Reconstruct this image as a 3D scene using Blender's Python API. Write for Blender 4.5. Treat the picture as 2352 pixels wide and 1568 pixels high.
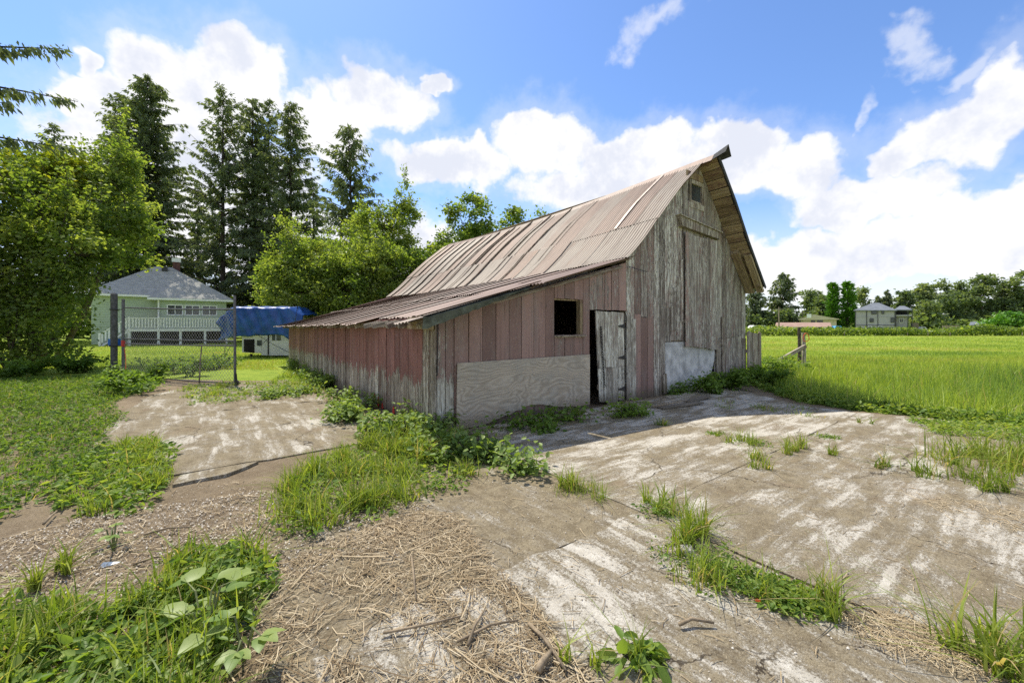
import bpy, bmesh, math, random
import numpy as np
from mathutils import Vector, Matrix, Euler

for o in list(bpy.data.objects):
    bpy.data.objects.remove(o)
scene = bpy.context.scene
C = scene.collection

# ---------------------------------------------------------------- camera
EYE, FPX, CX, HY = 1.65, 940.0, 1176.0, 750.0      # eye height; focal length and horizon in a 2352 x 1568 picture
cam_data = bpy.data.cameras.new('camera')
cam = bpy.data.objects.new('camera', cam_data)
C.objects.link(cam)
cam.location = (0, 0, EYE)
cam.rotation_euler = (math.radians(90), 0, 0)
cam_data.sensor_width = 36.0
cam_data.sensor_fit = 'HORIZONTAL'
cam_data.lens = 36.0 * FPX / 2352.0
cam_data.shift_y = -34.0 / 2352.0
cam_data.clip_start = 0.05
cam_data.clip_end = 3000
scene.camera = cam

# ---------------------------------------------------------------- node helper
class NB:
    def __init__(self, nt):
        self.nt = nt
    def n(self, kind, ins=None, **props):
        nd = self.nt.nodes.new('ShaderNode' + kind)
        for k, v in props.items():
            setattr(nd, k, v)
        for k, v in (ins or {}).items():
            s = nd.inputs[k]
            if isinstance(v, bpy.types.NodeSocket):
                self.nt.links.new(v, s)
            else:
                s.default_value = v
        return nd
    def m(self, op, a, b=None, c=None, clamp=False):
        ins = {0: a}
        if b is not None: ins[1] = b
        if c is not None: ins[2] = c
        nd = self.n('Math', ins, operation=op); nd.use_clamp = clamp
        return nd.outputs[0]
    def v(self, op, a, b=None, c=None, out=0):
        ins = {0: a}
        if b is not None: ins[1] = b
        if c is not None: ins[2] = c
        return self.n('VectorMath', ins, operation=op).outputs[out]
    def mix(self, f, a, b, blend='MIX'):
        def col(x): return (*x, 1) if isinstance(x, tuple) and len(x) == 3 else x
        nd = self.n('Mix', {0: f, 6: col(a), 7: col(b)}, data_type='RGBA', blend_type=blend)
        return nd.outputs[2]
    def noise(self, vec, scale, detail=4, rough=.55, dist=0.0, out=0):
        return self.n('TexNoise', {'Vector': vec, 'Scale': scale, 'Detail': detail, 'Roughness': rough, 'Distortion': dist}).outputs[out]
    def mr(self, x, a, b, c=0.0, d=1.0, smooth=True):
        return self.n('MapRange', {0: x, 1: a, 2: b, 3: c, 4: d}, interpolation_type='SMOOTHSTEP' if smooth else 'LINEAR').outputs[0]
    def sc(self, vec, s):
        return self.v('MULTIPLY', vec, s)
    def ramp(self, f, stops):
        nd = self.n('ValToRGB', {0: f})
        e = nd.color_ramp.elements
        while len(e) < len(stops): e.new(0.5)
        for i, (p, c) in enumerate(stops):
            e[i].position = p; e[i].color = (*c, 1)
        return nd.outputs[0]
    def link(self, a, b):
        self.nt.links.new(a, b)

# ---------------------------------------------------------------- sky
SUN_L = Vector((.369, -.442, -1.0))                 # the way the light travels
SUN_EL = math.atan2(1.0, math.hypot(.369, .442))
SUN_AZ = math.atan2(-.369, .442)                    # from +Y towards +X
world = bpy.data.worlds.new('World')
scene.world = world
world.use_nodes = True
wt = world.node_tree
for nd in list(wt.nodes): wt.nodes.remove(nd)
w = NB(wt)
sky = w.n('TexSky', sky_type='NISHITA')
sky.sun_disc = False
sky.sun_elevation = SUN_EL
sky.sun_rotation = SUN_AZ
sky.air_density = 1.0; sky.dust_density = 0.4; sky.ozone_density = 2.5
dirv = w.n('TexCoord').outputs['Generated']
dirn = w.v('NORMALIZE', dirv)
sp = w.n('SeparateXYZ', {0: dirn})
az = w.m('ARCTAN2', sp.outputs[0], sp.outputs[1])
el = w.m('ARCSINE', sp.outputs[2])
ae = w.n('CombineXYZ', {0: az, 1: el, 2: 0.0}).outputs[0]
big = w.noise(dirn, 5.0, 4, .58, out=1)
fine = w.noise(dirn, 17.0, 3, .6, out=1)
wob = w.v('MULTIPLY_ADD', w.v('SUBTRACT', big, (.5, .5, .5)), (.15, .15, .15), ae)
wob = w.v('MULTIPLY_ADD', w.v('SUBTRACT', fine, (.5, .5, .5)), (.06, .06, .06), wob)
# cumulus heaps: centre and half sizes, given in a 2352 x 1568 view along +Y
HEAPS = [(570, 175, 120, 82), (430, 225, 180, 80), (210, 240, 115, 48), (195, 165, 44, 34), (450, 390, 330, 130),
         (885, 230, 120, 66), (760, 300, 120, 80), (995, 190, 48, 20),
         (1255, 335, 130, 74), (1470, 365, 150, 66), (1690, 350, 130, 66), (1040, 385, 170, 50), (1500, 430, 380, 62),
         (1850, 400, 110, 76), (2010, 470, 220, 60), (2335, 230, 110, 110), (2240, 300, 165, 92), (2110, 360, 110, 44),
         (2280, 490, 200, 66), (1950, 600, 620, 84), (700, 560, 500, 90)]
WISPS = [(1485, 28, 85, 38), (2130, 80, 60, 36), (2270, 105, 90, 26), (2022, 255, 24, 60)]
def to_ae(px, py, rx, ry):
    a = math.atan((px - CX) / FPX); e = math.atan((HY - py) / FPX * math.cos(a))
    return a, e, rx / FPX * math.cos(a) ** 2, ry / FPX * math.cos(a)
def heap_dist(lst, vec):
    cur = None
    for h in lst:
        a, e, ra, re = to_ae(*h)
        d = w.v('LENGTH', w.v('MULTIPLY_ADD', vec, (1 / ra, 1 / re, 0), (-a / ra, -e / re, 0)), out=1)
        cur = d if cur is None else w.m('SMOOTH_MIN', cur, d, .12)
    return cur
dist_h = heap_dist(HEAPS, wob)
# the same kind of cumulus goes on round the rest of the sky
rest = w.mr(w.noise(w.sc(dirn, (1, 1, 2.2)), 2.6, 4, .6), .40, .62, 1.7, .3)
away = w.mr(w.m('ABSOLUTE', az), .92, 1.2)
dist_h = w.m('ADD', w.m('MULTIPLY', dist_h, w.m('SUBTRACT', 1.0, away)), w.m('MULTIPLY', rest, away))
puff = w.noise(dirn, 22.0, 6, .64)
pf = w.m('SUBTRACT', puff, .5)
edge = w.m('MULTIPLY_ADD', pf, .60, dist_h)
cover = w.mr(edge, 1.12, .76)
thin = w.mr(w.m('MULTIPLY_ADD', pf, .9, dist_h), 1.6, .95, 0.0, .24)
cover = w.m('MAXIMUM', cover, thin)
dw = heap_dist(WISPS, w.v('MULTIPLY_ADD', w.v('SUBTRACT', big, (.5, .5, .5)), (.16, .16, .16), wob))
cover = w.m('MAXIMUM', cover, w.mr(w.m('MULTIPLY_ADD', pf, 2.2, dw), 1.15, .1, 0, .50))
haze_low = w.mr(sp.outputs[2], .30, .0, 0.0, .85)
cover = w.m('MAXIMUM', cover, haze_low)
# light and grey within a heap
lump = w.noise(w.v('ADD', dirn, (0, 0, .03)), 8.0, 5, .62)
grey = w.mr(w.m('MULTIPLY_ADD', edge, -.10, lump), .40, .60)
cloud_col = w.mix(grey, (5.8, 5.8, 5.9), (4.5, 4.7, 5.3))
skycol = w.mix(1.0, sky.outputs[0], (.80, .95, 1.17), 'MULTIPLY')
final = w.mix(cover, skycol, cloud_col)
bg = w.n('Background', {0: final, 1: 0.147})
w.n('OutputWorld', {0: bg.outputs[0]})
world.cycles.sampling_method = 'MANUAL'
world.cycles.sample_map_resolution = 512

# ---------------------------------------------------------------- sun
sd = bpy.data.lights.new('sun', 'SUN')
sd.energy = 5.0
sd.angle = math.radians(.53)
sd.color = (1.0, .94, .82)
sun = bpy.data.objects.new('sun', sd)
C.objects.link(sun)
sun.location = (-20, 15, 30)
sun.rotation_euler = SUN_L.to_track_quat('-Z', 'Y').to_euler()

scene.view_settings.view_transform = 'Standard'
scene.view_settings.look = 'None'
scene.view_settings.gamma = 1.0
scene.view_settings.use_curve_mapping = False
scene.view_settings.exposure = 0.30
scene.cycles.max_bounces = 6
scene.cycles.diffuse_bounces = 3
scene.cycles.transmission_bounces = 4
scene.cycles.transparent_max_bounces = 4
scene.cycles.use_denoising = False
# ---------------------------------------------------------------- places
def G(px, py, z=0.0):
    d = FPX * (EYE - z) / (py - HY)
    return np.array([(px - CX) / FPX * d, d, z])
def P(px, py, d):
    return np.array([(px - CX) / FPX * d, d, EYE + (HY - py) / FPX * d])
BO = np.array([-.93, 6.46, 0.0])                    # barn origin; its x runs along the gable, its y along the side wall
BA = math.atan2(.6, .8)
def BW(t, s, z=0.0):
    return np.array([BO[0] + .8 * t - .6 * s, BO[1] + .6 * t + .8 * s, z])
def WB(x, y):
    rx, ry = x - BO[0], y - BO[1]
    return .8 * rx + .6 * ry, -.6 * rx + .8 * ry
def FW(px, py, s=0.0):
    r = (px - CX) / FPX
    t = (r * (BO[1] + .8 * s) - BO[0] + .6 * s) / (.8 - .6 * r)
    return t, EYE + (HY - py) / FPX * (BO[1] + .6 * t + .8 * s)

# ---------------------------------------------------------------- objects
def link(o, parent=None):
    C.objects.link(o)
    if parent is not None: o.parent = parent
    return o
def tag(o, label=None, cat=None, group=None, kind=None):
    if label: o['label'] = label
    if cat: o['category'] = cat
    if group: o['group'] = group
    if kind: o['kind'] = kind
    return o
def thing(name, label, cat, loc=(0, 0, 0), rz=0.0, group=None):
    o = bpy.data.objects.new(name, None)
    o.empty_display_size = .2
    link(o); o.location = tuple(loc); o.rotation_euler = (0, 0, rz)
    return tag(o, label, cat, group)
def copy_tree(o, parent=None):
    c = o.copy(); C.objects.link(c); c.parent = parent
    for ch in o.children: copy_tree(ch, c)
    return c

class MB:
    def __init__(self): self.v = []; self.f = []
    def add(self, vs, fs):
        b = len(self.v)
        self.v += [tuple(float(c) for c in p) for p in vs]
        self.f += [tuple(i + b for i in f) for f in fs]
        return self
    def box(self, a, b):
        (x0, y0, z0), (x1, y1, z1) = a, b
        return self.add([(x0, y0, z0), (x1, y0, z0), (x1, y1, z0), (x0, y1, z0), (x0, y0, z1), (x1, y0, z1), (x1, y1, z1), (x0, y1, z1)],
                        [(0, 3, 2, 1), (4, 5, 6, 7), (0, 1, 5, 4), (1, 2, 6, 5), (2, 3, 7, 6), (3, 0, 4, 7)])
    def bar(self, p, q, w, h, up=(0, 0, 1)):
        p, q, up = Vector(p), Vector(q), Vector(up)
        d = (q - p).normalized()
        s = d.cross(up)
        if s.length < 1e-4: s = d.cross(Vector((1, 0, 0)))
        s.normalize(); u = s.cross(d)
        vs = []
        for e in (p, q):
            for a, b in ((-1, -1), (1, -1), (1, 1), (-1, 1)):
                vs.append(e + s * (a * w / 2) + u * (b * h / 2))
        return self.add(vs, [(0, 1, 2, 3), (7, 6, 5, 4), (0, 4, 5, 1), (1, 5, 6, 2), (2, 6, 7, 3), (3, 7, 4, 0)])
    def tube(self, pts, r, n=6, cap=True):
        pts = [Vector(p) for p in pts]
        if not hasattr(r, '__len__'): r = [r] * len(pts)
        vs = []; fs = []
        for i, p in enumerate(pts):
            d = (pts[min(i + 1, len(pts) - 1)] - pts[max(i - 1, 0)]).normalized()
            a = d.orthogonal().normalized() if i == 0 else (a - d * a.dot(d)).normalized()
            b = d.cross(a)
            for k in range(n):
                th = 2 * math.pi * k / n
                vs.append(p + (a * math.cos(th) + b * math.sin(th)) * r[i])
        for i in range(len(pts) - 1):
            for k in range(n):
                k2 = (k + 1) % n
                fs.append((i * n + k, i * n + k2, (i + 1) * n + k2, (i + 1) * n + k))
        if cap:
            fs.append(tuple(reversed(range(n)))); fs.append(tuple(range((len(pts) - 1) * n, len(pts) * n)))
        return self.add(vs, fs)
    def prism(self, poly, y0, y1):
        """outline in (x, z), thickness y0..y1"""
        n = len(poly)
        vs = [(x, y0, z) for x, z in poly] + [(x, y1, z) for x, z in poly]
        fs = [tuple(range(n)), tuple(reversed(range(n, 2 * n)))]
        fs += [(i, i + n, (i + 1) % n + n, (i + 1) % n) for i in range(n)]
        return self.add(vs, fs)
    def slab(self, poly, z0, z1):
        n = len(poly)
        vs = [(x, y, z0) for x, y in poly] + [(x, y, z1) for x, y in poly]
        fs = [tuple(reversed(range(n))), tuple(range(n, 2 * n))]
        fs += [(i, (i + 1) % n, (i + 1) % n + n, i + n) for i in range(n)]
        return self.add(vs, fs)
    def mesh(self, name, m, smooth=False):
        me = bpy.data.meshes.new(name)
        me.from_pydata(self.v, [], self.f)
        bm = bmesh.new(); bm.from_mesh(me)
        bmesh.ops.recalc_face_normals(bm, faces=bm.faces)
        bm.to_mesh(me); bm.free()
        if smooth: me.polygons.foreach_set('use_smooth', [True] * len(me.polygons))
        if m: me.materials.append(m)
        return me
    def build(self, name, m, parent=None, smooth=False, **tags):
        o = bpy.data.objects.new(name, self.mesh(name, m, smooth))
        link(o, parent); tag(o, **tags)
        return o

def np_mesh(name, V, F, m, smooth=False, tint=None):
    V = np.asarray(V, dtype=np.float32).reshape(-1, 3); F = np.asarray(F, dtype=np.int32)
    k = F.shape[1]
    me = bpy.data.meshes.new(name)
    me.vertices.add(len(V)); me.vertices.foreach_set('co', V.ravel())
    me.loops.add(F.size); me.loops.foreach_set('vertex_index', F.ravel())
    me.polygons.add(len(F)); me.polygons.foreach_set('loop_start', np.arange(0, F.size, k, dtype=np.int32))
    if smooth: me.polygons.foreach_set('use_smooth', np.ones(len(F), dtype=bool))
    me.update(calc_edges=True)
    if tint is not None:
        a = me.attributes.new('tint', 'FLOAT', 'POINT'); a.data.foreach_set('value', np.asarray(tint, dtype=np.float32))
    me.materials.append(m)
    return me
def np_obj(name, V, F, m, parent=None, smooth=False, tint=None, **tags):
    o = bpy.data.objects.new(name, np_mesh(name, V, F, m, smooth, tint))
    link(o, parent); return tag(o, **tags)
def join_np(parts):
    Vs, Fs, Ts, b = [], [], [], 0
    for V, F, T in parts:
        Vs.append(V); Fs.append(F + b); Ts.append(T); b += len(V)
    return np.concatenate(Vs), np.concatenate(Fs), np.concatenate(Ts)

def unit(a):
    return a / np.maximum(np.linalg.norm(a, axis=-1, keepdims=True), 1e-9)
def in_poly(pts, poly):
    x, y = pts[:, 0], pts[:, 1]; ins = np.zeros(len(pts), bool)
    n = len(poly)
    for i in range(n):
        x0, y0 = poly[i][:2]; x1, y1 = poly[(i + 1) % n][:2]
        c = ((y0 > y) != (y1 > y)) & (x < (x1 - x0) * (y - y0) / ((y1 - y0) or 1e-9) + x0)
        ins ^= c
    return ins
def scatter(poly, n, rng):
    poly = np.array([p[:2] for p in poly]); lo, hi = poly.min(0), poly.max(0)
    got = []
    tot = 0
    while tot < n:
        p = rng.uniform(lo, hi, (n * 2, 2)); p = p[in_poly(p, poly)]
        got.append(p); tot += len(p)
    return np.concatenate(got)[:n]
def vnoise(p, scale, seed=0):
    """cheap smooth 2-D value noise, 0..1"""
    q = p[:, :2] * scale + seed * 17.31
    i = np.floor(q).astype(int); f = q - i; f = f * f * (3 - 2 * f)
    def h(a, b):
        n = (a * 374761393 + b * 668265263 + seed * 1442695) & 0x7fffffff
        n = (n ^ (n >> 13)) * 1274126177 & 0x7fffffff
        return (n & 0xffff) / 65535.0
    a = h(i[:, 0], i[:, 1]); b = h(i[:, 0] + 1, i[:, 1]); c = h(i[:, 0], i[:, 1] + 1); d = h(i[:, 0] + 1, i[:, 1] + 1)
    return (a * (1 - f[:, 0]) + b * f[:, 0]) * (1 - f[:, 1]) + (c * (1 - f[:, 0]) + d * f[:, 0]) * f[:, 1]

# ---------------------------------------------------------------- leaves, blades
def leaf_tris(Cc, L, W, rng, up=.4, hang=0.0, D=None):
    """folded rhombus leaves: 4 verts, 2 triangles"""
    n = len(Cc)
    if D is None:
        D = rng.normal(size=(n, 3)); D[:, 2] = D[:, 2] * .6 - hang
    D = unit(D)
    Nn = rng.normal(size=(n, 3)); Nn[:, 2] += up * 2
    S = unit(np.cross(D, Nn)); U = np.cross(S, D)
    L = np.broadcast_to(L, n)[:, None]; W = np.broadcast_to(W, n)[:, None]
    V = np.stack([Cc, Cc + D * L * .45 + S * W * .5 + U * W * .18, Cc + D * L, Cc + D * L * .45 - S * W * .5 + U * W * .18], 1).reshape(-1, 3)
    b = np.arange(n)[:, None] * 4
    F = np.concatenate([b + [0, 1, 2], b + [0, 2, 3]], 1).reshape(-1, 3)
    return V, F
def leaf_hex(Cc, D, L, W, rng, up=1.0, curl=.15):
    """6-vert leaves folded on the midrib: 2 quads"""
    n = len(Cc); D = unit(D)
    Nn = rng.normal(size=(n, 3)) * .5; Nn[:, 2] += up
    S = unit(np.cross(D, Nn)); U = np.cross(S, D)
    L = np.broadcast_to(L, n)[:, None]; W = np.broadcast_to(W, n)[:, None]
    tip = Cc + D * L - U * L * curl
    V = np.stack([Cc, Cc + D * L * .28 + S * W * .46 + U * W * .14, Cc + D * L * .68 + S * W * .38 + U * (W * .12 - L * curl * .4), tip,
                  Cc + D * L * .68 - S * W * .38 + U * (W * .12 - L * curl * .4), Cc + D * L * .28 - S * W * .46 + U * W * .14], 1).reshape(-1, 3)
    b = np.arange(n)[:, None] * 6
    F = np.concatenate([b + [0, 1, 2, 3], b + [0, 3, 4, 5]], 1).reshape(-1, 4)
    return V, F
def blades(base, h, wd, rng, lean=.5, seg=3, ldir=None):
    """bent grass blades: strips of quads"""
    n = len(base)
    h = np.broadcast_to(h, n)[:, None]; wd = np.broadcast_to(wd, n)[:, None]
    a = rng.uniform(0, 2 * np.pi, n) if ldir is None else ldir
    Ld = np.stack([np.cos(a), np.sin(a), np.zeros(n)], 1)
    a2 = rng.uniform(0, np.pi, n)
    S = np.stack([np.cos(a2), np.sin(a2), np.zeros(n)], 1)
    le = (np.abs(rng.normal(size=n)) * lean)[:, None]
    rows = []
    for k in range(seg + 1):
        u = k / seg
        p = base + Ld * (h * le * u * u) + np.array([0, 0, 1]) * (h * (u - .35 * np.minimum(le, 1.6) * u * u))
        ww = wd * (1 - u ** 1.6) * .5 + wd * .03
        rows += [p - S * ww, p + S * ww]
    V = np.stack(rows, 1).reshape(-1, 3)
    b = np.arange(n)[:, None] * (2 * (seg + 1))
    F = np.concatenate([b + [2 * k, 2 * k + 1, 2 * k + 3, 2 * k + 2] for k in range(seg)], 1).reshape(-1, 4)
    return V, F
# ---------------------------------------------------------------- materials
def material(name):
    m = bpy.data.materials.new(name); m.use_nodes = True
    nt = m.node_tree
    for nd in list(nt.nodes): nt.nodes.remove(nd)
    b = NB(nt)
    o = b.n('OutputMaterial')
    return m, b, o
def principled(b, o, col, rough=.8, metal=0.0, bump=None, dist=.01, spec=.3):
    ins = {'Base Color': col if isinstance(col, bpy.types.NodeSocket) else (*col, 1), 'Roughness': rough, 'Metallic': metal, 'Specular IOR Level': spec}
    if bump is not None:
        ins['Normal'] = b.n('Bump', {'Height': bump, 'Distance': dist, 'Strength': 1.0}).outputs[0]
    p = b.n('BsdfPrincipled', ins)
    b.link(p.outputs[0], o.inputs[0])
    return p
def oprop(b, name):
    return b.n('Attribute', attribute_type='OBJECT', attribute_name=name).outputs['Fac']
def obj_coords(b, k=37.0):
    """object coordinates shifted by a random amount for each object"""
    r = b.n('ObjectInfo').outputs['Random']
    return b.v('MULTIPLY_ADD', b.n('CombineXYZ', {0: r, 1: r, 2: r}).outputs[0], (k, k * 1.7, k * .6), b.n('TexCoord').outputs['Object'])

def simple(name, col, rough=.75, var=.12, scale=6.0, metal=0.0, spec=.3, bump=.0):
    m, b, o = material(name)
    vec = obj_coords(b)
    nz = b.noise(vec, scale, 5, .6); n2 = b.noise(vec, scale * 9, 3, .6)
    f = b.m('ADD', b.m('MULTIPLY', nz, .65), b.m('MULTIPLY', n2, .35))
    dark = tuple(c * (1 - var * 2) for c in col); lite = tuple(min(1, c * (1 + var * 2)) for c in col)
    principled(b, o, b.mix(b.mr(f, .3, .7), dark, lite), rough, metal, n2 if bump else None, bump or .01, spec)
    return m

def plank_material(name, red, wood_a, wood_b, pale):
    m, b, o = material(name)
    vec = obj_coords(b, 53.0)
    rnd = b.n('ObjectInfo').outputs['Random']
    rnd2 = b.m('FRACT', b.m('MULTIPLY', rnd, 17.31))
    grain = b.noise(b.sc(vec, (60, 60, 2.0)), 1.0, 6, .65)
    streak = b.noise(b.sc(vec, (26, 26, .55)), 1.0, 5, .6)
    patch = b.noise(b.sc(vec, (7, 7, 2.2)), 1.0, 8, .70, .5)
    fleck = b.noise(b.sc(vec, (42, 42, 9)), 1.0, 6, .68)
    blot = b.noise(b.sc(vec, (3.5, 3.5, 1.4)), 1.0, 6, .7)
    z = b.n('SeparateXYZ', {0: b.n('NewGeometry').outputs['Position']}).outputs[2]
    low = b.mr(b.m('ADD', z, b.m('MULTIPLY', b.m('SUBTRACT', patch, .5), 1.7)), .30, 1.05, 1.0, 0.0)
    paint = b.m('SUBTRACT', oprop(b, 'paint'), b.m('MULTIPLY', low, oprop(b, 'wear')))
    half = lambda n, k: b.m('MULTIPLY', b.m('SUBTRACT', n, .5), k)
    wearf = b.m('ADD', b.m('ADD', half(patch, .85), half(fleck, .75)), b.m('ADD', half(streak, .45), .5))
    pm = b.mr(b.m('SUBTRACT', paint, wearf), -.035, .035)
    wood = b.mix(b.mr(grain, .36, .64), wood_a, wood_b)
    wood = b.mix(b.m('MULTIPLY', b.mr(streak, .47, .66), .70), wood, tuple(c * .55 for c in wood_a))
    wood = b.mix(b.m('MULTIPLY', b.mr(blot, .50, .72), .45), wood, (.10, .075, .06))
    # thin remains of the old pale paint, and of the red one
    palem = b.m('MULTIPLY', b.mr(b.m('ADD', half(fleck, 1.0), half(b.noise(b.sc(vec, (16, 16, 1.4)), 1.0, 7, .72), 1.1)), .0, .07), oprop(b, 'pale'))
    wood = b.mix(palem, wood, pale)
    redrem = b.mr(b.m('ADD', half(blot, 1.0), half(fleck, .9)), .05, .13, 0.0, .6)
    wood = b.mix(redrem, wood, tuple(c * .72 for c in red))
    wood = b.mix(1.0, wood, b.mix(rnd, (.60, .56, .53), (1.10, 1.08, 1.04)), 'MULTIPLY')
    redc = b.mix(b.mr(b.m('ADD', b.m('MULTIPLY', blot, .7), b.m('MULTIPLY', rnd2, .3)), .3, .7), tuple(c * .74 for c in red), tuple(min(1, c * 1.12) for c in red))
    redc = b.mix(b.m('MULTIPLY', b.mr(b.noise(b.sc(vec, (5, 5, 1.0)), 1, 5, .65), .45, .68), .55), redc, (red[0] * .92, red[1] * 1.18, red[2] * 1.22))
    redc = b.mix(b.m('MULTIPLY', b.mr(streak, .52, .68), .45), redc, tuple(c * .55 for c in red))
    redc = b.mix(b.m('MULTIPLY', b.mr(b.noise(b.sc(vec, (60, 60, 30)), 1, 4, .6), .60, .68), .6), redc, (.50, .44, .39))
    redc = b.mix(1.0, redc, b.mix(rnd, (.80, .78, .77), (1.08, 1.07, 1.06)), 'MULTIPLY')
    col = b.mix(pm, wood, redc)
    crack = b.mr(b.noise(b.sc(vec, (75, 75, .9)), 1.0, 3, .5), .33, .28)
    col = b.mix(b.m('MULTIPLY', crack, b.m('SUBTRACT', 1.0, b.m('MULTIPLY', pm, .75))), col, (.03, .025, .02))
    knot = b.mr(b.n('TexVoronoi', {'Vector': b.sc(vec, (4, 4, 2.2)), 'Scale': 1.0}).outputs['Distance'], .07, .04)
    col = b.mix(b.m('MULTIPLY', knot, .85), col, (.04, .028, .02))
    # mud splash with a ragged edge near the soil
    mud = b.mr(b.m('ADD', z, b.m('MULTIPLY', b.m('SUBTRACT', blot, .5), .6)), .02, .36, .8, 0.0)
    col = b.mix(mud, col, (.10, .085, .06))
    hgt = b.m('ADD', b.m('MULTIPLY', grain, .6), b.m('ADD', b.m('MULTIPLY', pm, .3), b.m('MULTIPLY', crack, -.7)))
    principled(b, o, col, .85, 0, hgt, .008, .2)
    return m
M = {}
M['plank'] = plank_material('painted_planks', (.34, .222, .188), (.15, .127, .108), (.47, .425, .37), (.72, .71, .64))
M['pale_plank'] = plank_material('pale_peeling_planks', (.31, .205, .175), (.27, .25, .21), (.58, .56, .48), (.76, .77, .69))
M['red_plank'] = plank_material('red_side_planks', (.30, .145, .118), (.15, .12, .09), (.54, .48, .385), (.76, .72, .60))
M['soffit'] = plank_material('soffit_wood', (.26, .135, .115), (.22, .16, .088), (.49, .395, .245), (.56, .48, .33))
M['old_wood'] = plank_material('weathered_wood', (.26, .135, .115), (.19, .16, .125), (.50, .44, .35), (.64, .60, .52))

def roof_material(name, tan, grey, rust):
    m, b, o = material(name)
    vec = obj_coords(b, 41.0)
    rnd = b.n('ObjectInfo').outputs['Random']
    big = b.noise(b.sc(vec, (1.2, 2.6, 1.2)), 1.0, 7, .65)
    streak = b.noise(b.sc(vec, (1.1, 26, 1.1)), 1.0, 5, .6)
    fine = b.noise(vec, 55, 4, .7)
    col = b.mix(b.mr(b.m('ADD', b.m('MULTIPLY', rnd, .55), b.m('MULTIPLY', big, .5)), .38, .66), grey, tan)
    col = b.mix(b.m('MULTIPLY', b.mr(streak, .45, .66), .7), col, tuple(c * .60 for c in tan))
    rz = b.mr(b.m('ADD', b.m('ADD', big, b.m('MULTIPLY', streak, .5)), oprop(b, 'rust')), .98, 1.22)
    col = b.mix(b.m('MULTIPLY', rz, .85), col, rust)
    col = b.mix(b.m('MULTIPLY', b.mr(fine, .52, .72), .35), col, (.16, .12, .10))
    principled(b, o, col, .62, .15, fine, .002, .35)
    return m
M['roof'] = roof_material('rusty_corrugated_iron', (.265, .190, .146), (.282, .240, .194), (.31, .165, .088))
M['roof2'] = roof_material('shed_corrugated_iron', (.25, .175, .138), (.265, .212, .172), (.21, .125, .082))
M['flash'] = simple('tarnished_flashing', (.10, .115, .095), .55, .3, 5, .2)
M['iron'] = simple('dark_iron', (.055, .052, .05), .6, .25, 20, .5)
M['roofing'] = simple('dark_roll_roofing', (.055, .055, .055), .9, .25, 12)

def plywood():
    m, b, o = material('weathered_plywood')
    vec = b.n('TexCoord').outputs['Object']
    warp = b.noise(b.sc(vec, (.75, 1, 1.5)), 1.5, 2, .45, .4)
    x, z = (b.n('SeparateXYZ', {0: vec}).outputs[k] for k in (0, 2))
    ph = b.m('ADD', b.m('MULTIPLY', z, 75.0), b.m('MULTIPLY', warp, 85.0))
    wave = b.m('MULTIPLY_ADD', b.m('SINE', ph), .5, .5)
    patch = b.noise(b.sc(vec, (1.2, 1, 1.8)), 1.4, 6, .65); fine = b.noise(b.sc(vec, (5, 30, 80)), 1, 5, .65)
    dash = b.noise(b.sc(vec, (14, 30, 160)), 1, 3, .6)
    col = b.mix(b.m('MULTIPLY', wave, b.mr(patch, .3, .6, .35, .85)), (.52, .455, .36), (.31, .25, .18))
    col = b.mix(b.m('MULTIPLY', b.mr(patch, .46, .62), .55), col, (.38, .355, .30))
    col = b.mix(b.m('MULTIPLY', b.mr(fine, .50, .70), .6), col, (.20, .17, .135))
    col = b.mix(b.m('MULTIPLY', b.mr(dash, .62, .72), .6), col, (.12, .10, .08))
    low = b.mr(b.m('ADD', z, b.m('MULTIPLY', b.m('SUBTRACT', patch, .5), .5)), .02, .35, .65, 0.0)
    col = b.mix(low, col, (.17, .135, .09))
    principled(b, o, col, .85, 0, fine, .0015, .2)
    return m
M['plywood'] = plywood()
M['panel'] = simple('grey_cement_panel', (.50, .495, .48), .8, .22, 4.0, 0, .3, .003)

def leaf_material(name, dark, mid, lite, trans=.4, gloss=.06, dead=False):
    m, b, o = material(name)
    t = b.n('Attribute', attribute_name='tint').outputs['Fac']
    col = b.ramp(t, [(0.0, dark), (.48, mid), (.93, lite), (1.0, (.46, .36, .19) if dead else lite)])
    dif = b.n('BsdfDiffuse', {0: col})
    tcol = b.mix(1.0, col, (1.5, 1.5, .5), 'MULTIPLY')
    tr = b.n('BsdfTranslucent', {0: tcol})
    mx = b.n('MixShader', {0: trans, 1: dif.outputs[0], 2: tr.outputs[0]})
    gl = b.n('BsdfGlossy', {0: (.55, .58, .5, 1), 'Roughness': .42})
    m2 = b.n('MixShader', {0: gloss, 1: mx.outputs[0], 2: gl.outputs[0]})
    b.link(m2.outputs[0], o.inputs[0])
    return m
M['leaf'] = leaf_material('tree_leaves', (.06, .10, .022), (.155, .23, .048), (.31, .36, .10), .55, .035)
M['leaf_y'] = leaf_material('yellowing_leaves', (.13, .19, .02), (.28, .32, .03), (.52, .46, .05))
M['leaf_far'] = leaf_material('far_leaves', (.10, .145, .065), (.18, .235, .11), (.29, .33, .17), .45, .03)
M['cypress'] = leaf_material('bright_cypress', (.04, .12, .012), (.09, .23, .02), (.16, .32, .04), .3)
M['needle'] = leaf_material('conifer_needles', (.075, .108, .074), (.145, .185, .115), (.25, .28, .155), .45, .02)
M['weed'] = leaf_material('weed_leaves', (.065, .12, .025), (.155, .25, .05), (.30, .36, .085), .45, .02)
M['bramble'] = leaf_material('bramble_leaves', (.085, .15, .035), (.18, .265, .07), (.32, .38, .13), .4, .03)
M['grass'] = leaf_material('grass_blades', (.09, .15, .022), (.19, .26, .045), (.33, .375, .09), .5, .02, True)
M['field'] = leaf_material('field_grass', (.08, .15, .06), (.22, .31, .065), (.38, .44, .085), .4, .02, True)
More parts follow.
